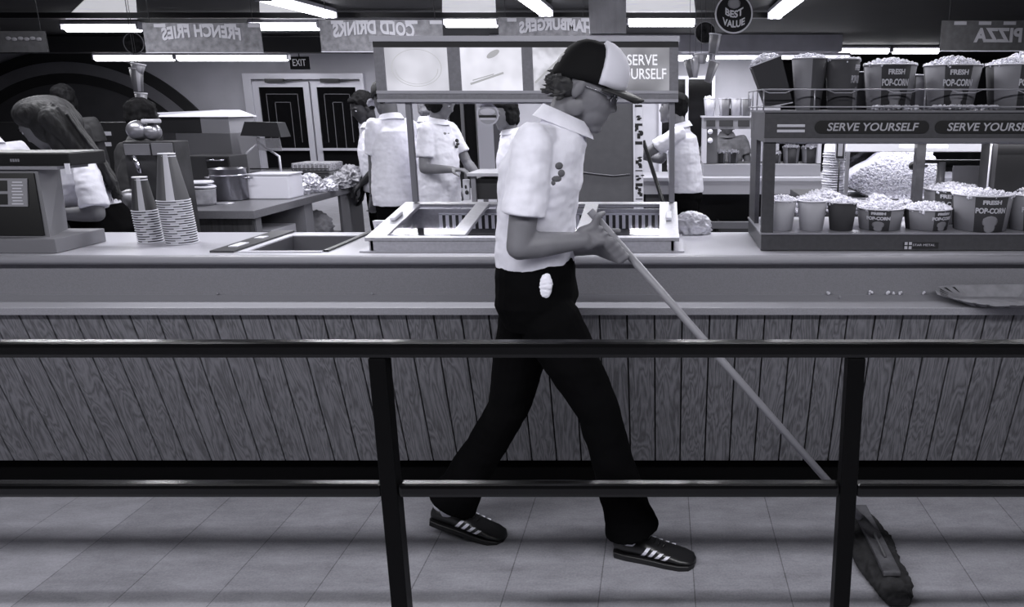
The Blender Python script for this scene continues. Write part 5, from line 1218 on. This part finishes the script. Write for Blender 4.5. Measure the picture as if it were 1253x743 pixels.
def person(label, J, fwd, headR, hs=1.0, skin=M_skin2, shirt=M_shirt2, pants=M_pants, vox=.0065, s=1.0, hands=None, shoes=True, sleeve=.55, name='person', group=None, shoe_dirs=None, hipw=1.0, belly=1.0, collar=True, badge=False, wr_amp=.004):
    """J holds world joints: pelvis waist chest neck head shL shR elL elR wrL wrR hipL hipR knL knR anL anR"""
    F = Vector(fwd).normalized(); S = Vector((0,0,1)).cross(F).normalized()
    foot = (J['anL']+J['anR'])/2
    root = thing(name, label, 'person', Vector((foot.x, foot.y, 0)), group)
    shS = (J['shL']-J['shR']).normalized(); sp = (J['neck']-J['waist']).normalized(); shF = shS.cross(sp).normalized()
    if shF.dot(F) < 0: shF = -shF
    sw = (J['shL']-J['shR']).length/2
    b = MB()
    # trunk
    ringloft(b, [(J['pelvis']-Vector((0,0,.06))*s, .09*s, .13*s, F, S), (J['pelvis'], .105*s, .150*s, F, S), (J['waist'], .098*s, .130*s, F, S), (J['chest'], .110*s, .150*s, shF, shS),
                 (J['chest'].lerp(J['neck'], .6), .09*s, sw*.86, shF, shS), (J['neck']-sp*.045*s, .062*s, sw*.55, shF, shS), (J['neck']-sp*.01*s, .055*s, .07*s, shF, shS)])
    cap(b, J['neck']-sp*.03*s, J['head']+headR@Vector((-.025, 0, -.045))*s, .060*s, .055*s)
    cap(b, J['neck']-sp*.01*s+shF*.03*s, J['head']+headR@Vector((.005, 0, -.055))*s, .035*s, .04*s)
    head(b, J['head'], headR, s*hs)
    for q in 'LR':
        cap(b, J['sh'+q], J['el'+q], .048*s, .040*s)
        m = J['el'+q].lerp(J['wr'+q], .3); cap(b, J['el'+q], m, .039*s, .040*s); cap(b, m, J['wr'+q], .040*s, .026*s)
        cap(b, J['hip'+q], J['kn'+q], .078*s, .052*s); m = J['kn'+q].lerp(J['an'+q], .3); cap(b, J['kn'+q], m, .050*s, .052*s); cap(b, m, J['an'+q], .052*s, .034*s)
        hd = (hands or {}).get(q)
        if hd is None:
            d = (J['wr'+q]-J['el'+q]).normalized(); hand(b, J['wr'+q], d, (F if abs(d.z) > .7 else Vector((0,0,-1))) if abs(d.dot(F)) < .9 else Vector((0,0,-1)), side=1 if q == 'L' else -1, s=s)
        elif hd != 'none': hd(b)
    me = bake(b, vox, 6, .5); body = mesh_obj('body', me, skin, root)
    # shirt
    b = MB(); hem = J.get('hem', J['waist']-Vector((0,0,.03))*s)
    bl = belly
    ringloft(b, [(hem, .132*s*bl, .172*s*bl, F, S), (hem.lerp(J['waist'], .6)+Vector((0,0,.02)), .136*s*bl, .170*s*bl, F, S), (J['waist'].lerp(J['chest'], .5), .134*s*bl, .168*s, F, S), (J['chest'], .130*s, .178*s, shF, shS),
                 (J['chest'].lerp(J['neck'], .55)-shF*.012*s, .108*s, sw*.98, shF, shS), (J['neck']-sp*.055*s, .082*s, sw*.72, shF, shS), (J['neck']-sp*.005*s, .066*s, .078*s, shF, shS)])
    for q in 'LR': cap(b, J['neck']-sp*.075*s, J['sh'+q]+sp*.004, .050*s, .050*s)
    for q in 'LR':
        e = J['sh'+q].lerp(J['el'+q], sleeve*.999); d = (J['el'+q]-J['sh'+q]).normalized()
        a0 = J['sh'+q]-d*.01
        n = 18; u = d.orthogonal().normalized(); w = d.cross(u)
        rr = [(a0-d*.040*s, .026*s), (a0-d*.02*s, .044*s), (a0+d*.02, .058*s), (a0.lerp(e, .5), .062*s), (e, .067*s), (e+d*.001, .064*s)]
        b.loft([[c+r*(math.cos(2*PI*j/n)*u+math.sin(2*PI*j/n)*w) for j in range(n)] for c, r in rr])
    me = bake(b, vox*.95, 8, .5); wrinkle(me, wr_amp, 13, (1, 1, 1.7), seed=len(label)*1.7)
    so = mesh_obj('shirt', me, shirt, root)
    if collar:
        c = MB(); nk = J['neck']; n = 20; R_ = []
        for h, r1, r2 in ((-.012, .074, .080), (.030, .064, .066), (.032, .070, .073), (-.010, .094, .098)):
            R_.append([nk+sp*(h-.012*(1+math.cos(2*PI*j/n)))*s+shF*math.cos(2*PI*j/n)*r1*s*1.05+shS*math.sin(2*PI*j/n)*r2*s for j in range(n)])
        c.loft(R_, False); 
        c.build('collar', shirt, so)
    if badge:
        c = MB(); bp = J['chest'].lerp(J['neck'], .25)+shF*.128*s+shS*.075*s
        for dx, dz, rx, rz in ((0, .02, .014, .014), (.008, -.004, .016, .010), (-.006, -.022, .012, .012)): c.ell(bp+shS*dx+sp*dz-shF*.002, (.012, rx, rz), Matrix((shF, shS, sp)).transposed(), 2)
        c.build('chest_emblem', mat('emblem_dark', .02, .6), so)
    # trousers
    b = MB(); top_ = J['waist']-Vector((0,0,.0))*s
    ringloft(b, [(J['pelvis']-Vector((0,0,.09))*s, .10*s*hipw, .14*s, F, S), (J['pelvis']-Vector((0,0,.01))*s, .128*s*hipw, .168*s, F, S), (J['pelvis'].lerp(top_, .6), .122*s*hipw, .158*s, F, S), (top_, .112*s, .146*s, F, S)])
    for q in 'LR':
        k = J['kn'+q]; a = J['an'+q]; hp = J['hip'+q]
        n = 20
        def rg(c, d, ra, rb): 
            u = (F-d*F.dot(d)).normalized(); w = d.cross(u); return [c+ra*math.cos(2*PI*j/n)*u+rb*math.sin(2*PI*j/n)*w for j in range(n)]
        d1 = (k-hp).normalized(); d2 = (a-k).normalized(); dm = (d1+d2).normalized()
        fl = J.get('flare', 1.0); stripesq = 'flare' in J
        b.loft([rg(hp-d1*.03*s, d1, .085*s, .08*s), rg(hp+d1*.03*s, d1, .100*s, .092*s), rg(hp.lerp(k, .5), d1, .088*s, .082*s), rg(k, dm, .071*s, .068*s), rg(k.lerp(a, .4), d2, .068*s, .065*s), rg(k.lerp(a, .80), d2, .072*s*fl, .068*s*fl), rg(a-d2*(.012 if stripesq else -.012)*s, d2, .084*s*fl, .074*s*fl), rg(a-d2*(.010 if stripesq else -.014)*s, d2, .07*s*fl, .062*s*fl)])
    me = bake(b, vox, 3, .5); wrinkle(me, wr_amp*.9, 12, (1, 1, 1.2), seed=3)
    po = mesh_obj('trousers', me, pants, root)
    if shoes:
        for q in 'LR':
            f = (shoe_dirs or {}).get(q, F); shoe(J['an'+q], f, root, s)
    eyes(root, J['head'], headR, s*hs)
    return root, so, po, body
def shoe(an, f, root, s=1.0, stripes=False, side=-1, detail=False):
    """trainer: an = ankle joint, f = toe direction (may point down)"""
    f = Vector(f).normalized(); l = Vector((0,0,1)).cross(f).normalized(); u = f.cross(l)
    o = an-u*.085*s       # sole level below the ankle
    def Q(x, y, z): return o+f*x*s+l*y*s+u*z*s
    secs = [(-.062, .018, .030, .055), (-.055, .030, .020, .070), (-.02, .036, .016, .078), (.03, .038, .016, .078), (.075, .041, .016, .066), (.12, .046, .016, .052), (.165, .047, .016, .042), (.195, .038, .017, .034), (.208, .016, .020, .026)]
    b = MB(); n = 20; R = []
    for x, w, z0, h in secs:
        R.append([Q(x, w*math.copysign(abs(math.cos(2*PI*j/n))**.8, math.cos(2*PI*j/n)), z0+(h-z0)*(.5+.5*math.sin(2*PI*j/n))) for j in range(n)])
    b.loft(R); up = b.build('shoe', mat('shoe_black', .012, .35, spec=.6), root)
    b = MB(); R = []
    for zz, k in ((0.0, .96), (.004, 1.02), (.018, 1.03), (.020, .99)):
        out = []
        for x, w, z0, h in secs: out.append((x, w))
        pts = [Q(x*1.0, w*1.05*k, zz) for x, w in out]+[Q(x, -w*1.05*k, zz) for x, w in out[::-1]]
        R.append(pts)
    b.loft(R, True, False); b.build('sole', mat('sole_dark', .008, .5), up)
    if stripes:
        for sd in (-1, 1):
            for i in range(4):
                x0 = .045+i*.022; b = MB()
                rings = []
                for tt in (.12, .35, .6, .85):
                    x = x0+tt*.030-.008; 
                    # interpolate section
                    for a_, b_ in zip(secs, secs[1:]):
                        if a_[0] <= x <= b_[0]:
                            k = (x-a_[0])/(b_[0]-a_[0]); w = a_[1]+(b_[1]-a_[1])*k; h = a_[3]+(b_[3]-a_[3])*k; z0_ = .016; break
                    sn = -1+2*tt*.93; z = z0_+(h-z0_)*(.5+.5*sn); cw = math.sqrt(max(0, 1-sn*sn))**.8*w
                    rings.append((x, cw, z))
                R = []
                for x, w, z in rings:
                    R.append([Q(x-.0062, sd*(w-.003), z), Q(x+.0062, sd*(w-.003), z), Q(x+.0062, sd*(w+.0035), z+.0018), Q(x-.0062, sd*(w+.0035), z+.0018)])
                b.loft(R, True, False); b.build('stripe', mat('stripe_white', .85, .5), up)
        b = MB(); b.loft([[Q(-.02+.042*math.cos(2*PI*j/16)*k, .034*math.sin(2*PI*j/16)*k, zz) for j in range(16)] for zz, k in ((.066, 1.0), (.080, 1.05), (.086, 1.0))]); b.build('heel_collar', mat('collar_white', .6, .7), up)
        b = MB()
        for i in range(4): b.tube([Q(.055+i*.016, -.016, .074-i*.005), Q(.060+i*.016, 0, .081-i*.005), Q(.055+i*.016, .016, .074-i*.005)], .0022, 6)
        b.build('lace', M_black, up)
    return up
# --------------------------------------------------------------- the man walking with the mop
DM = 2.46
J = dict(
 head=P(716, 108, DM), neck=P(691, 147, DM), chest=P(661, 218, DM), waist=P(655, 305, DM), pelvis=P(657, 362, DM),
 shR=P(652, 172, DM-.17), elR=P(636, 302, DM-.20), wrR=P(716, 287, DM-.13), shL=P(664, 172, DM+.17), elL=P(668, 300, DM+.18), wrL=P(727, 309, DM+.06),
 hipR=P(668, 385, DM-.075), hipL=P(648, 385, DM+.085))
J['hem'] = P(655, 322, DM)
J['knR'] = P(731, 500, 2.38); J['anR'] = P(771, 641, 2.40); J['knL'] = P(622, 500, 2.53); J['anL'] = P(560, 618, 2.56)
J['flare'] = 1.12
# keep the feet on the floor
J['anR'].z = .092; J['anL'].z = .118
J['anR'].x = X(775, 2.43, .09); J['anL'].x = X(552, 2.58, .12); J['anR'].y = 2.43; J['anL'].y = 2.58
hf = Vector((math.cos(math.radians(24)), -.10, -math.sin(math.radians(24)))); HR = frame(hf)
p_top, p_bot = P(722, 258, 2.38), Vector((X(1071, 2.44, .07), 2.44, .075))
pax = (p_bot-p_top).normalized()
def onpole(px):   # point on the pole whose picture column is px
    lo, hi = 0.0, 1.0
    for _ in range(40):
        m = (lo+hi)/2; v = p_top.lerp(p_bot, m); c_, s_ = math.cos(PITCH), math.sin(PITCH)
        x = CX+FPX*v.x/(v.y*c_+(CAMH-v.z)*s_)
        if x < px: lo = m
        else: hi = m
    return p_top.lerp(p_bot, lo)
gR, gL = onpole(741), onpole(760)
J['wrR'] = gR+Vector((-.068, -.045, -.030)); J['wrL'] = gL+Vector((-.085, .045, -.010))
man, mshirt, mpants, mbody = person('young man in white polo shirt and dark cap walking with a mop before the counter', J, (1, -.05, 0), HR, hs=1.0, skin=M_skin, shirt=M_shirt, vox=.0048,
    hands={'R': lambda b: grip(b, gR, -pax, J['wrR'], 1.0, .014, 1), 'L': lambda b: grip(b, gL, -pax, J['wrL'], 1.0, .014, -1)}, shoes=False, sleeve=.70, belly=.90, hipw=1.0, wr_amp=.005)
shoe(J['anR'], (1, -.26, -.03), man, 1.06, stripes=True); shoe(J['anL'], (1, -.20, -.20), man, 1.06, stripes=True)
for q_ in 'RL':
    b = MB(); b.tube([J['an'+q_]-Vector((.005,0,.03)), J['an'+q_]+Vector((-.005,0,.09))], .040, 16); b.build('sock', mat('sock_white', .6, .8), man)
# cap with dark back, white foam front and long dark brim
HC = J['head']
def HL(x, y, z): return HC+HR@(Vector((x, y, z))*.95)
b = MB(); n = 28
def capring(k):
    """ring k from brow (0) to crown (1)"""
    a = k*PI/2; r = math.cos(a)**.62; z = .032+.118*math.sin(a)
    return [(-.006+.112*r*math.cos(2*PI*j/n)*(1.0+.08*(math.cos(2*PI*j/n) > 0)*(1-k)), .088*r*math.sin(2*PI*j/n), z-.032*max(0, -math.cos(2*PI*j/n)+.25)*(1-k)) for j in range(n)]
def cmap(i, j): return 0
b.loft([[HL(*p) for p in capring(k)] for k in (0, .12, .3, .5, .68, .84, .96)]); crown = b.build('cap', mat('cap_black', .007, .85, spec=.15), man)
b = MB(); R = []
for k in (0, .12, .28, .45, .62, .78, .9):
    full = capring(k); r = []
    js = [(j-8)*.62 for j in range(17)]
    bul = 1.0+.07*math.sin(min(1, k*1.15)*PI)+.02
    def cr(j):
        r_ = math.cos(k*PI/2)**.62; cj = math.cos(2*PI*j/n); return (-.006+.112*r_*cj*(1.0+.08*(cj > 0)*(1-k)), .088*r_*math.sin(2*PI*j/n), .032+.118*math.sin(k*PI/2))
    outer = [cr(j) for j in js]
    out = [HL(p[0]*bul+.004, p[1]*1.015*(1+.05*math.sin(k*PI)), p[2]+.010*k+.004) for p in outer]
    inn = [HL(p[0]*.97-.002, p[1]*.96, p[2]) for p in outer]
    R.append(out+inn[::-1])
b.loft(R, True); b.build('front_panel', mat('cap_foam_white', .72, .9), crown)
b = MB(); R = []
for i in range(9):
    t_ = i/8; x = .085+.104*t_; w = .082*math.sqrt(max(.02, 1-(t_*.93)**2.4)); z = .038+.016*t_-.014*t_*t_
    R.append([HL(x-.02*abs(a)**2*(1 if t_ < .5 else 1), w*a, z-.016*a*a+o_) for o_, aa in ((.003, (-1, -.66, -.33, 0, .33, .66, 1)), (-.003, (1, .66, .33, 0, -.33, -.66, -1))) for a in aa])
b.loft(R); b.build('brim', mat('brim_black', .012, .6), crown)
# hair at the back and sides below the cap
b = MB(); rng = random.Random(3)
for q_ in (-1, 1): b.ell(HL(-.050, q_*.045, -.012), (.045, .036, .038), HR, 3)
b.ell(HL(-.068, 0, -.018), (.034, .066, .046), HR, 3)
for i in range(150):
    a = rng.uniform(.58, 1.0)*PI*rng.choice((-1, 1)); z = rng.uniform(-.05, .022)
    p = Vector((-.012+.088*math.cos(a), .076*math.sin(a), z)); d = Vector((math.cos(a)*.45-.2, math.sin(a)*.4, -.6)).normalized()
    L = rng.uniform(.018, .036)
    b.tube([HL(*p), HL(*(p+d*L*.5)), HL(*(p+d*L+Vector((-.008, 0, .004))))], [.006, .005, .002], 6)
me = bake(b, .003, 1); mesh_obj('hair', me, mat('brown_hair', .018, .6, var=.5, scale=80), man)
# glasses
b = MB()
for q_ in (-1, 1):
    b.tube([HL(.100, q_*(.033+.020*math.cos(a)), .006+.016*math.sin(a)) for a in [2*PI*i/16 for i in range(17)]], .0016, 6)
    b.tube([HL(.099, q_*.054, .012), HL(.05, q_*.074, .014), HL(0, q_*.079, .010)], .0018, 6)
b.tube([HL(.102, -.013, .012), HL(.106, 0, .014), HL(.102, .013, .012)], .0016, 6); b.build('glasses', mat('glasses_metal', .3, .25, .8), man)
# white pocket cloth, belt, emblem on the chest
pc, pn = hit_on(mpants.data, 666, 352)
b = MB(); R_ = Matrix.Rotation(math.radians(14), 3, 'Y')
b.ell(pc+Vector((0, .004, 0)), (.024, .012, .044), R_); me = bake(b, .003, 2); wrinkle(me, .0025, 60, (1, 1, 2)); mesh_obj('pocket_cloth', me, M_shirt, man)
b = MB()
for px, py, r1, r2 in ((684, 203, .013, .011), (687, 212, .012, .011), (681, 219, .016, .010), (677, 224, .007, .007)):
    h_, n_ = hit_on(mshirt.data, px, py); b.ell(h_, (r1, .004, r2), frame(n_, Vector((0,0,1))) @ Matrix.Rotation(PI/2, 3, 'Z'), 2)
b.build('chest_emblem', mat('emblem_faded', .11, .7), mshirt)
# ------------------------------------------------------------------ mop
mop = thing('dust_mop', 'long handled dust mop pushed over the floor by the walking man', 'mop', Vector((p_bot.x, p_bot.y, 0)))
b = MB(); b.tube([p_top, p_bot], .0125, 16); b.build('handle', mat('pole_wood', .22, .45), mop)
mc = Vector((p_bot.x, 2.43, 0)); ml = .26
b = MB(); R = []
rng = random.Random(8)
for i in range(13):
    y = mc.y-ml-.03+(2*ml+.06)*i/12; e = math.sin(PI*(i+.35)/12.7)**.35; w = .078*e
    x0 = mc.x+.018*math.sin(i*.9)*.3
    R.append([Vector((x0+w*a, y, z*(.6+.4*e))) for a, z in ((-1, .003), (-1.02, .02), (-.75, .042), (-.3, .052), (.3, .052), (.75, .042), (1.02, .02), (1, .003))])
b.loft(R); me = bpy.data.meshes.new('t'); b.bm.to_mesh(me); b2 = MB(); b2.bm.from_mesh(me); me = bake(b2, .006, 2); wrinkle(me, .009, 45, (1.0, 1, 1), seed=2, test=lambda p: p.z > .012); mesh_obj('mop_fringe', me, mat('mop_dark', .02, .95, var=.4, scale=30), mop)
b = MB(); b.box(mc.x-.028, mc.x+.028, mc.y-ml+.06, mc.y+ml-.02, .05, .068, bev=.005); b.build('mop_plate', mat('mop_plate', .09, .6, var=.45, scale=22), mop)
b = MB(); b.tube([mc+Vector((0, -.12, .07)), p_bot+Vector((-.01, 0, .02)), mc+Vector((0, .12, .07))], .005, 8); b.tube([p_bot-pax*.09, p_bot+pax*.01], .016, 12); b.build('swivel_fork', mat('fork_dark', .06, .6), mop)
# ------------------------------------------------------------------ staff and customers in the background
def pose(px, D, ztop, yaw, lean=0, s=1.0, sh=.19, armL=None, armR=None, headyaw=0, headpitch=0, hem=.92):
    """standing figure centred on pixel column px; yaw in degrees, 0 = facing right (+x), 90 = facing away"""
    a = math.radians(yaw); F = Vector((math.cos(a), math.sin(a), 0)); S = Vector((-math.sin(a), math.cos(a), 0))
    k = ztop/1.76*s; ln = math.radians(lean)
    hipc = Vector((X(px, D, 1.2), D, .93*k)); up = Vector((0,0,math.cos(ln)))+F*math.sin(ln)
    J = {}
    J['pelvis'] = hipc; J['waist'] = hipc+up*.13*k; J['chest'] = hipc+up*.33*k; J['neck'] = hipc+up*.55*k
    hp = math.radians(headpitch)
    hy = math.radians(yaw+headyaw); hfv = Vector((math.cos(hy)*math.cos(hp), math.sin(hy)*math.cos(hp), -math.sin(hp)))
    J['head'] = J['neck']+up*.125*k+F*.02+Vector((hfv.x, hfv.y, 0))*.02
    for q, sg in (('L', 1), ('R', -1)):
        J['sh'+q] = hipc+up*.49*k+S*sg*(sh-.02)*k; J['hip'+q] = hipc+S*sg*.085*k-Vector((0,0,.02)); J['kn'+q] = Vector((hipc.x, hipc.y, .49*k))+S*sg*.09*k+F*.01; J['an'+q] = Vector((hipc.x, hipc.y, .09))+S*sg*.09*k
        ar = armL if q == 'L' else armR
        # arm given as two direction triples (forward, out, up)
        (f1, o1, u1), (f2, o2, u2) = ar or ((.05, .12, -1), (.25, 0, -1))
        d1 = (F*f1+S*sg*o1+Vector((0,0,u1))).normalized(); d2 = (F*f2+S*sg*o2+Vector((0,0,u2))).normalized()
        J['el'+q] = J['sh'+q]+d1*.285*k; J['wr'+q] = J['el'+q]+d2*.25*k
    J['hem'] = hipc+Vector((0,0,(hem-.93)*k))
    return J, F, frame(hfv), k
def hairdo(par, c, R, s, kind='short', m=None, seed=1, long=.0):
    b = MB(); c = Vector(c)
    def E(x, y, z, rx, ry, rz): b.ell(c+R@(Vector((x, y, z))*s), (rx*s, ry*s, rz*s), R, 3)
    E(-.022, 0, .058, .098, .084, .080); E(-.055, 0, .015, .062, .078, .072)
    for q in (-1, 1): E(-.02, q*.052, .02, .052, .032, .055)
    E(.052, 0, .088, .038, .055, .026)
    if kind == 'full':
        for q in (-1, 1): E(-.01, q*.066, -.02, .055, .028, .065)
        E(-.06, 0, -.04, .05, .075, .06)
    me = bake(b, .006, 3); wrinkle(me, .006, 38, (1, 1, 1), seed=seed); return mesh_obj('hair', me, m or M_hair, par)
def simplecap(par, c, R, s, g=.7, back=None):
    c = Vector(c)
    def HL(x, y, z): return c+R@(Vector((x, y, z))*s)
    b = MB(); n = 24; b.loft([[HL(-.004+.11*math.cos(k*PI/2)**.6*math.cos(2*PI*j/n), .09*math.cos(k*PI/2)**.6*math.sin(2*PI*j/n), .035+.11*math.sin(k*PI/2)) for j in range(n)] for k in (0, .2, .45, .7, .9, .98)])
    cp = b.build('cap', mat('cap_far_dark', .02, .8), par)
    b = MB(); R_ = []
    for i in range(6):
        t_ = i/5; x = .09+.085*t_; w = .075*math.sqrt(max(.03, 1-(t_*.93)**2.3)); z = .04-.03*t_
        R_.append([HL(x, w*a, z-.012*a*a+o_) for o_, aa in ((.004, (-1, -.5, 0, .5, 1)), (-.004, (1, .5, 0, -.5, -1))) for a in aa])
    b.loft(R_); b.build('brim', mat('brim_far', g, .6), cp)
# man A: back to us, arm hanging, dark trousers
J_, F_, HR_, k = pose(483, 5.8, 1.72, 138, lean=2, sh=.165, armL=((.22,-.05,-1),(.25,-.02,-1)), armR=((.3,.1,-1),(.8,-.2,-.5)), headyaw=8, headpitch=16, hem=.84)
r_, a, b_, c_ = person('man in white shirt with his back turned, behind the left lid of the food display', J_, F_, HR_, skin=mat('skin_mid', .11, .5), s=k, sleeve=.72, wr_amp=.005, belly=1.1)
hairdo(r_, J_['head'], HR_, k); simplecap(r_, J_['head'], HR_, k*1.0, .55)
b = MB(); b.tube([J_['wrL']-Vector((0,0,0)), J_['wrL']+Vector((0,0,.014))], .031, 12, False); b.build('wristwatch', M_chrome, r_)
# man A2 behind him: dark skin, facing left-down
J_, F_, HR_, k = pose(461, 6.45, 1.66, 215, lean=4, sh=.16, armR=((.0,.15,-1),(.3,-.1,-1)), armL=((.0,.2,-1),(.5,-.5,-.6)), headyaw=10, headpitch=25, hem=.9)
r_, *_ = person('dark skinned person in white shirt looking down, behind the man with his back turned', J_, F_, HR_, skin=M_skind, s=k, sleeve=.9)
hairdo(r_, J_['head'], HR_, k)
# man B: three-quarter view, hands together in front
J_, F_, HR_, k = pose(534, 5.7, 1.70, -22, lean=3, sh=.165, armR=((.05,.20,-1),(1.0,.0,.0)), armL=((.45,.12,-1),(.8,-.65,-.25)), headyaw=12, headpitch=28, hem=.82)
h_ = J_['wrR'].lerp(J_['wrL'], .5)
r_, so_, *_ = person('man in white shirt with chest emblem holding something small behind the food display', J_, F_, HR_, s=k*.93, belly=1.1, sleeve=.72, badge=True, wr_amp=.006)
hairdo(r_, J_['head'], HR_, k, 'full')
b = MB(); q0 = P(569, 240, 4.0); bt = thing('sauce_bottle', 'small printed white packet hanging from the hands of the man with the emblem', 'packet', P(571, 232, 5.42))
b.obox(P(571, 232, 5.42), (.022, 0, 0), (0, .014, 0), (0, 0, .07), bev=.004); b.build('packet_body', mat('packet_white', .6, .5), bt); bt.name = 'condiment_packet'
b = MB(); c0 = P(571, 232, 5.403); b.ell(c0+Vector((0,0,-.02)), (.013, .002, .016), sub=2); b.ell(c0+Vector((-.005,0,.018)), (.008, .002, .014), sub=2); b.build('print', M_dark, bt)
# person C behind B: lighter hair
J_, F_, HR_, k = pose(526, 6.7, 1.68, 80, headyaw=-50, armR=None, hem=.95)
r_, *_ = person('person with pale full hair half hidden behind the man with the emblem', J_, F_, HR_, s=k)
hairdo(r_, J_['head'], HR_, k, 'full', M_hairl)
# person E: face behind the walking man's shoulder
J_, F_, HR_, k = pose(627, 6.0, 1.60, 205, headyaw=15, headpitch=8, hem=.95)
r_, *_ = person('dark haired woman whose face shows behind the shoulder of the walking man', J_, F_, HR_, skin=M_skin2, s=k)
hairdo(r_, J_['head'], HR_, k, 'full')
# man F leaning on the far counter, facing left
J_, F_, HR_, k = pose(841, 5.92, 1.65, 172, lean=6, sh=.16, armL=((.9,.15,-.55),(.8,-.1,-.15)), armR=((.7,.1,-.8),(.8,0,.15)), headyaw=-4, headpitch=-6, hem=.96)
r_, *_ = person('man in white shirt facing left by the far counter, seen beside the display post', J_, F_, HR_, skin=mat('skin_mid2', .14, .5), s=k, sleeve=.72, wr_amp=.006)
hairdo(r_, J_['head'], HR_, k)
q = MB(); a, b = P(787, 172, 5.3), P(808, 240, 5.3); b = a+(b-a)*2.9; b.z = max(b.z, .0)
a_ = P(787, 172, 5.25); zz = a_.z; dirx = (P(808, 240, 5.25)-a_); b = a_+dirx*(zz/(-dirx.z)); t = thing('black_pole', 'slim black broom leaning beside the tall refrigerator', 'broom', b)
q.tube([a_, b+Vector((0,0,.05))], .014, 8); q.build('handle', M_black, t); q = MB(); q.box(b.x-.1, b.x+.1, b.y-.03, b.y+.03, 0, .08, bev=.01); q.build('broom_head', mat('broom_bristle', .05, .9), t); t.name = 'leaning_broom'
# person G beyond the far stand, grey top
J_, F_, HR_, k = pose(889, 7.3, 1.52, -88, armR=((.1,.5,-1),(.6,.1,-.5)), armL=((.1,.25,-1),(.5,-.2,-.6)), headpitch=15, hem=.95)
r_, *_ = person('customer in grey top standing beyond the far popcorn stand', J_, F_, HR_, skin=mat('skin_mid3', .09, .5), shirt=mat('grey_top', .12, .8, var=.3, scale=18), s=k)
hairdo(r_, J_['head'], HR_, k, 'full')
# dark haired people at the far left
J_, F_, HR_, k = pose(179, 4.5, 1.585, 88, s=1.0, sh=.14, headyaw=0, hem=.95)
r_, *_ = person('person with bushy dark hair behind the drinks cabinet', J_, F_, HR_, skin=M_skind, shirt=mat('dark_shirt', .02, .8), s=k)
hairdo(r_, J_['head'], HR_, k*.98, 'short')
J_, F_, HR_, k = pose(88, 6.6, 1.72, 120, hem=.95)
r_, *_ = person('person in dark clothes hidden behind the head of the long haired girl', J_, F_, HR_, skin=M_skind, shirt=mat('dark_shirt', .02, .8), s=k)
hairdo(r_, J_['head'], HR_, k, 'full')
J_, F_, HR_, k = pose(-12, 4.6, 1.58, 150, hem=.95)
r_, *_ = person('person in white shirt cut off by the left edge of the picture', J_, F_, HR_, s=k)
hairdo(r_, J_['head'], HR_, k, 'full')
# the girl at the till, long hair, looking down to the left
D = 3.72
J_, F_, HR_, k = pose(100, D, 1.60, 188, lean=12, armL=((.15,.14,-1),(1.0,-.05,-.05)), armR=((.5,.1,-.8),(.9,0,.1)), headyaw=-6, headpitch=38, hem=.95)
J_['pelvis'] = Vector((X(134, D, .9), D, .965)); J_['waist'] = P(113, 250, D); J_['chest'] = P(105, 222, D); J_['neck'] = P(84, 180, D); J_['head'] = P(50, 152, D); J_['hem'] = P(117, 262, D)
J_['shL'] = P(106, 208, D-.13); J_['elL'] = P(118, 262, D-.18); J_['wrL'] = P(62, 262, D-.2)
J_['shR'] = P(88, 200, D+.16); J_['elR'] = P(70, 250, D+.15); J_['wrR'] = P(20, 245, D+.0)
for q_, sg in (('L', -1), ('R', 1)):
    J_['hip'+q_] = J_['pelvis']+Vector((0, sg*.08, -.02)); J_['kn'+q_] = Vector((J_['pelvis'].x, D+sg*.09, .46)); J_['an'+q_] = Vector((J_['pelvis'].x, D+sg*.09, .09))
r_, so_, *_ = person('long haired girl in white shirt bent over behind the cash register', J_, (-1, .1, 0), HR_, skin=mat('skin_girl', .12, .6), s=.90, sleeve=.85, wr_amp=.005, belly=.78, collar=True)
b = MB()
b.ell(P(54, 139, D+.01), (.128, .11, .082), Matrix.Rotation(-.12, 3, 'Y'), 4); b.ell(P(70, 152, D+.01), (.10, .11, .10), None, 4)
for dy in (-.07, 0, .06):
    chain(b, [P(70, 146, D+dy), P(92, 170, D+dy), P(114, 194, D+dy*1.1), P(134, 218, D+dy*1.1), P(147, 243, D+dy)], [.070, .056, .044, .028, .008])
b.ell(P(70, 163, D-.08), (.05, .035, .08), Matrix.Rotation(.2, 3, 'Y')); b.ell(P(76, 176, D-.07), (.05, .04, .08), Matrix.Rotation(-.5, 3, 'Y'))
rng = random.Random(5)
for i in range(70):
    f = rng.random(); y = D+rng.uniform(-.11, .10)
    pts = [P(62+22*f, 124+16*f, y), P(86+18*f, 156+12*f, y), P(112+14*f, 188+8*f, y), P(143-6*f, 222, y), P(150-rng.uniform(0, 14), 236+rng.uniform(0, 12), y)]
    b.tube(pts, [.007, .007, .007, .005, .002], 6)
me = bake(b, .0045, 7); wrinkle(me, .0025, 45, (.4, 1.4, .4), seed=4)
m = mat('long_hair_brown', .016, .6, var=.6, scale=34, stretch=(1.2, 3, .5), spec=.3, bump=.5); mesh_obj('long_hair', me, m, r_)
bpy.context.view_layer.update()
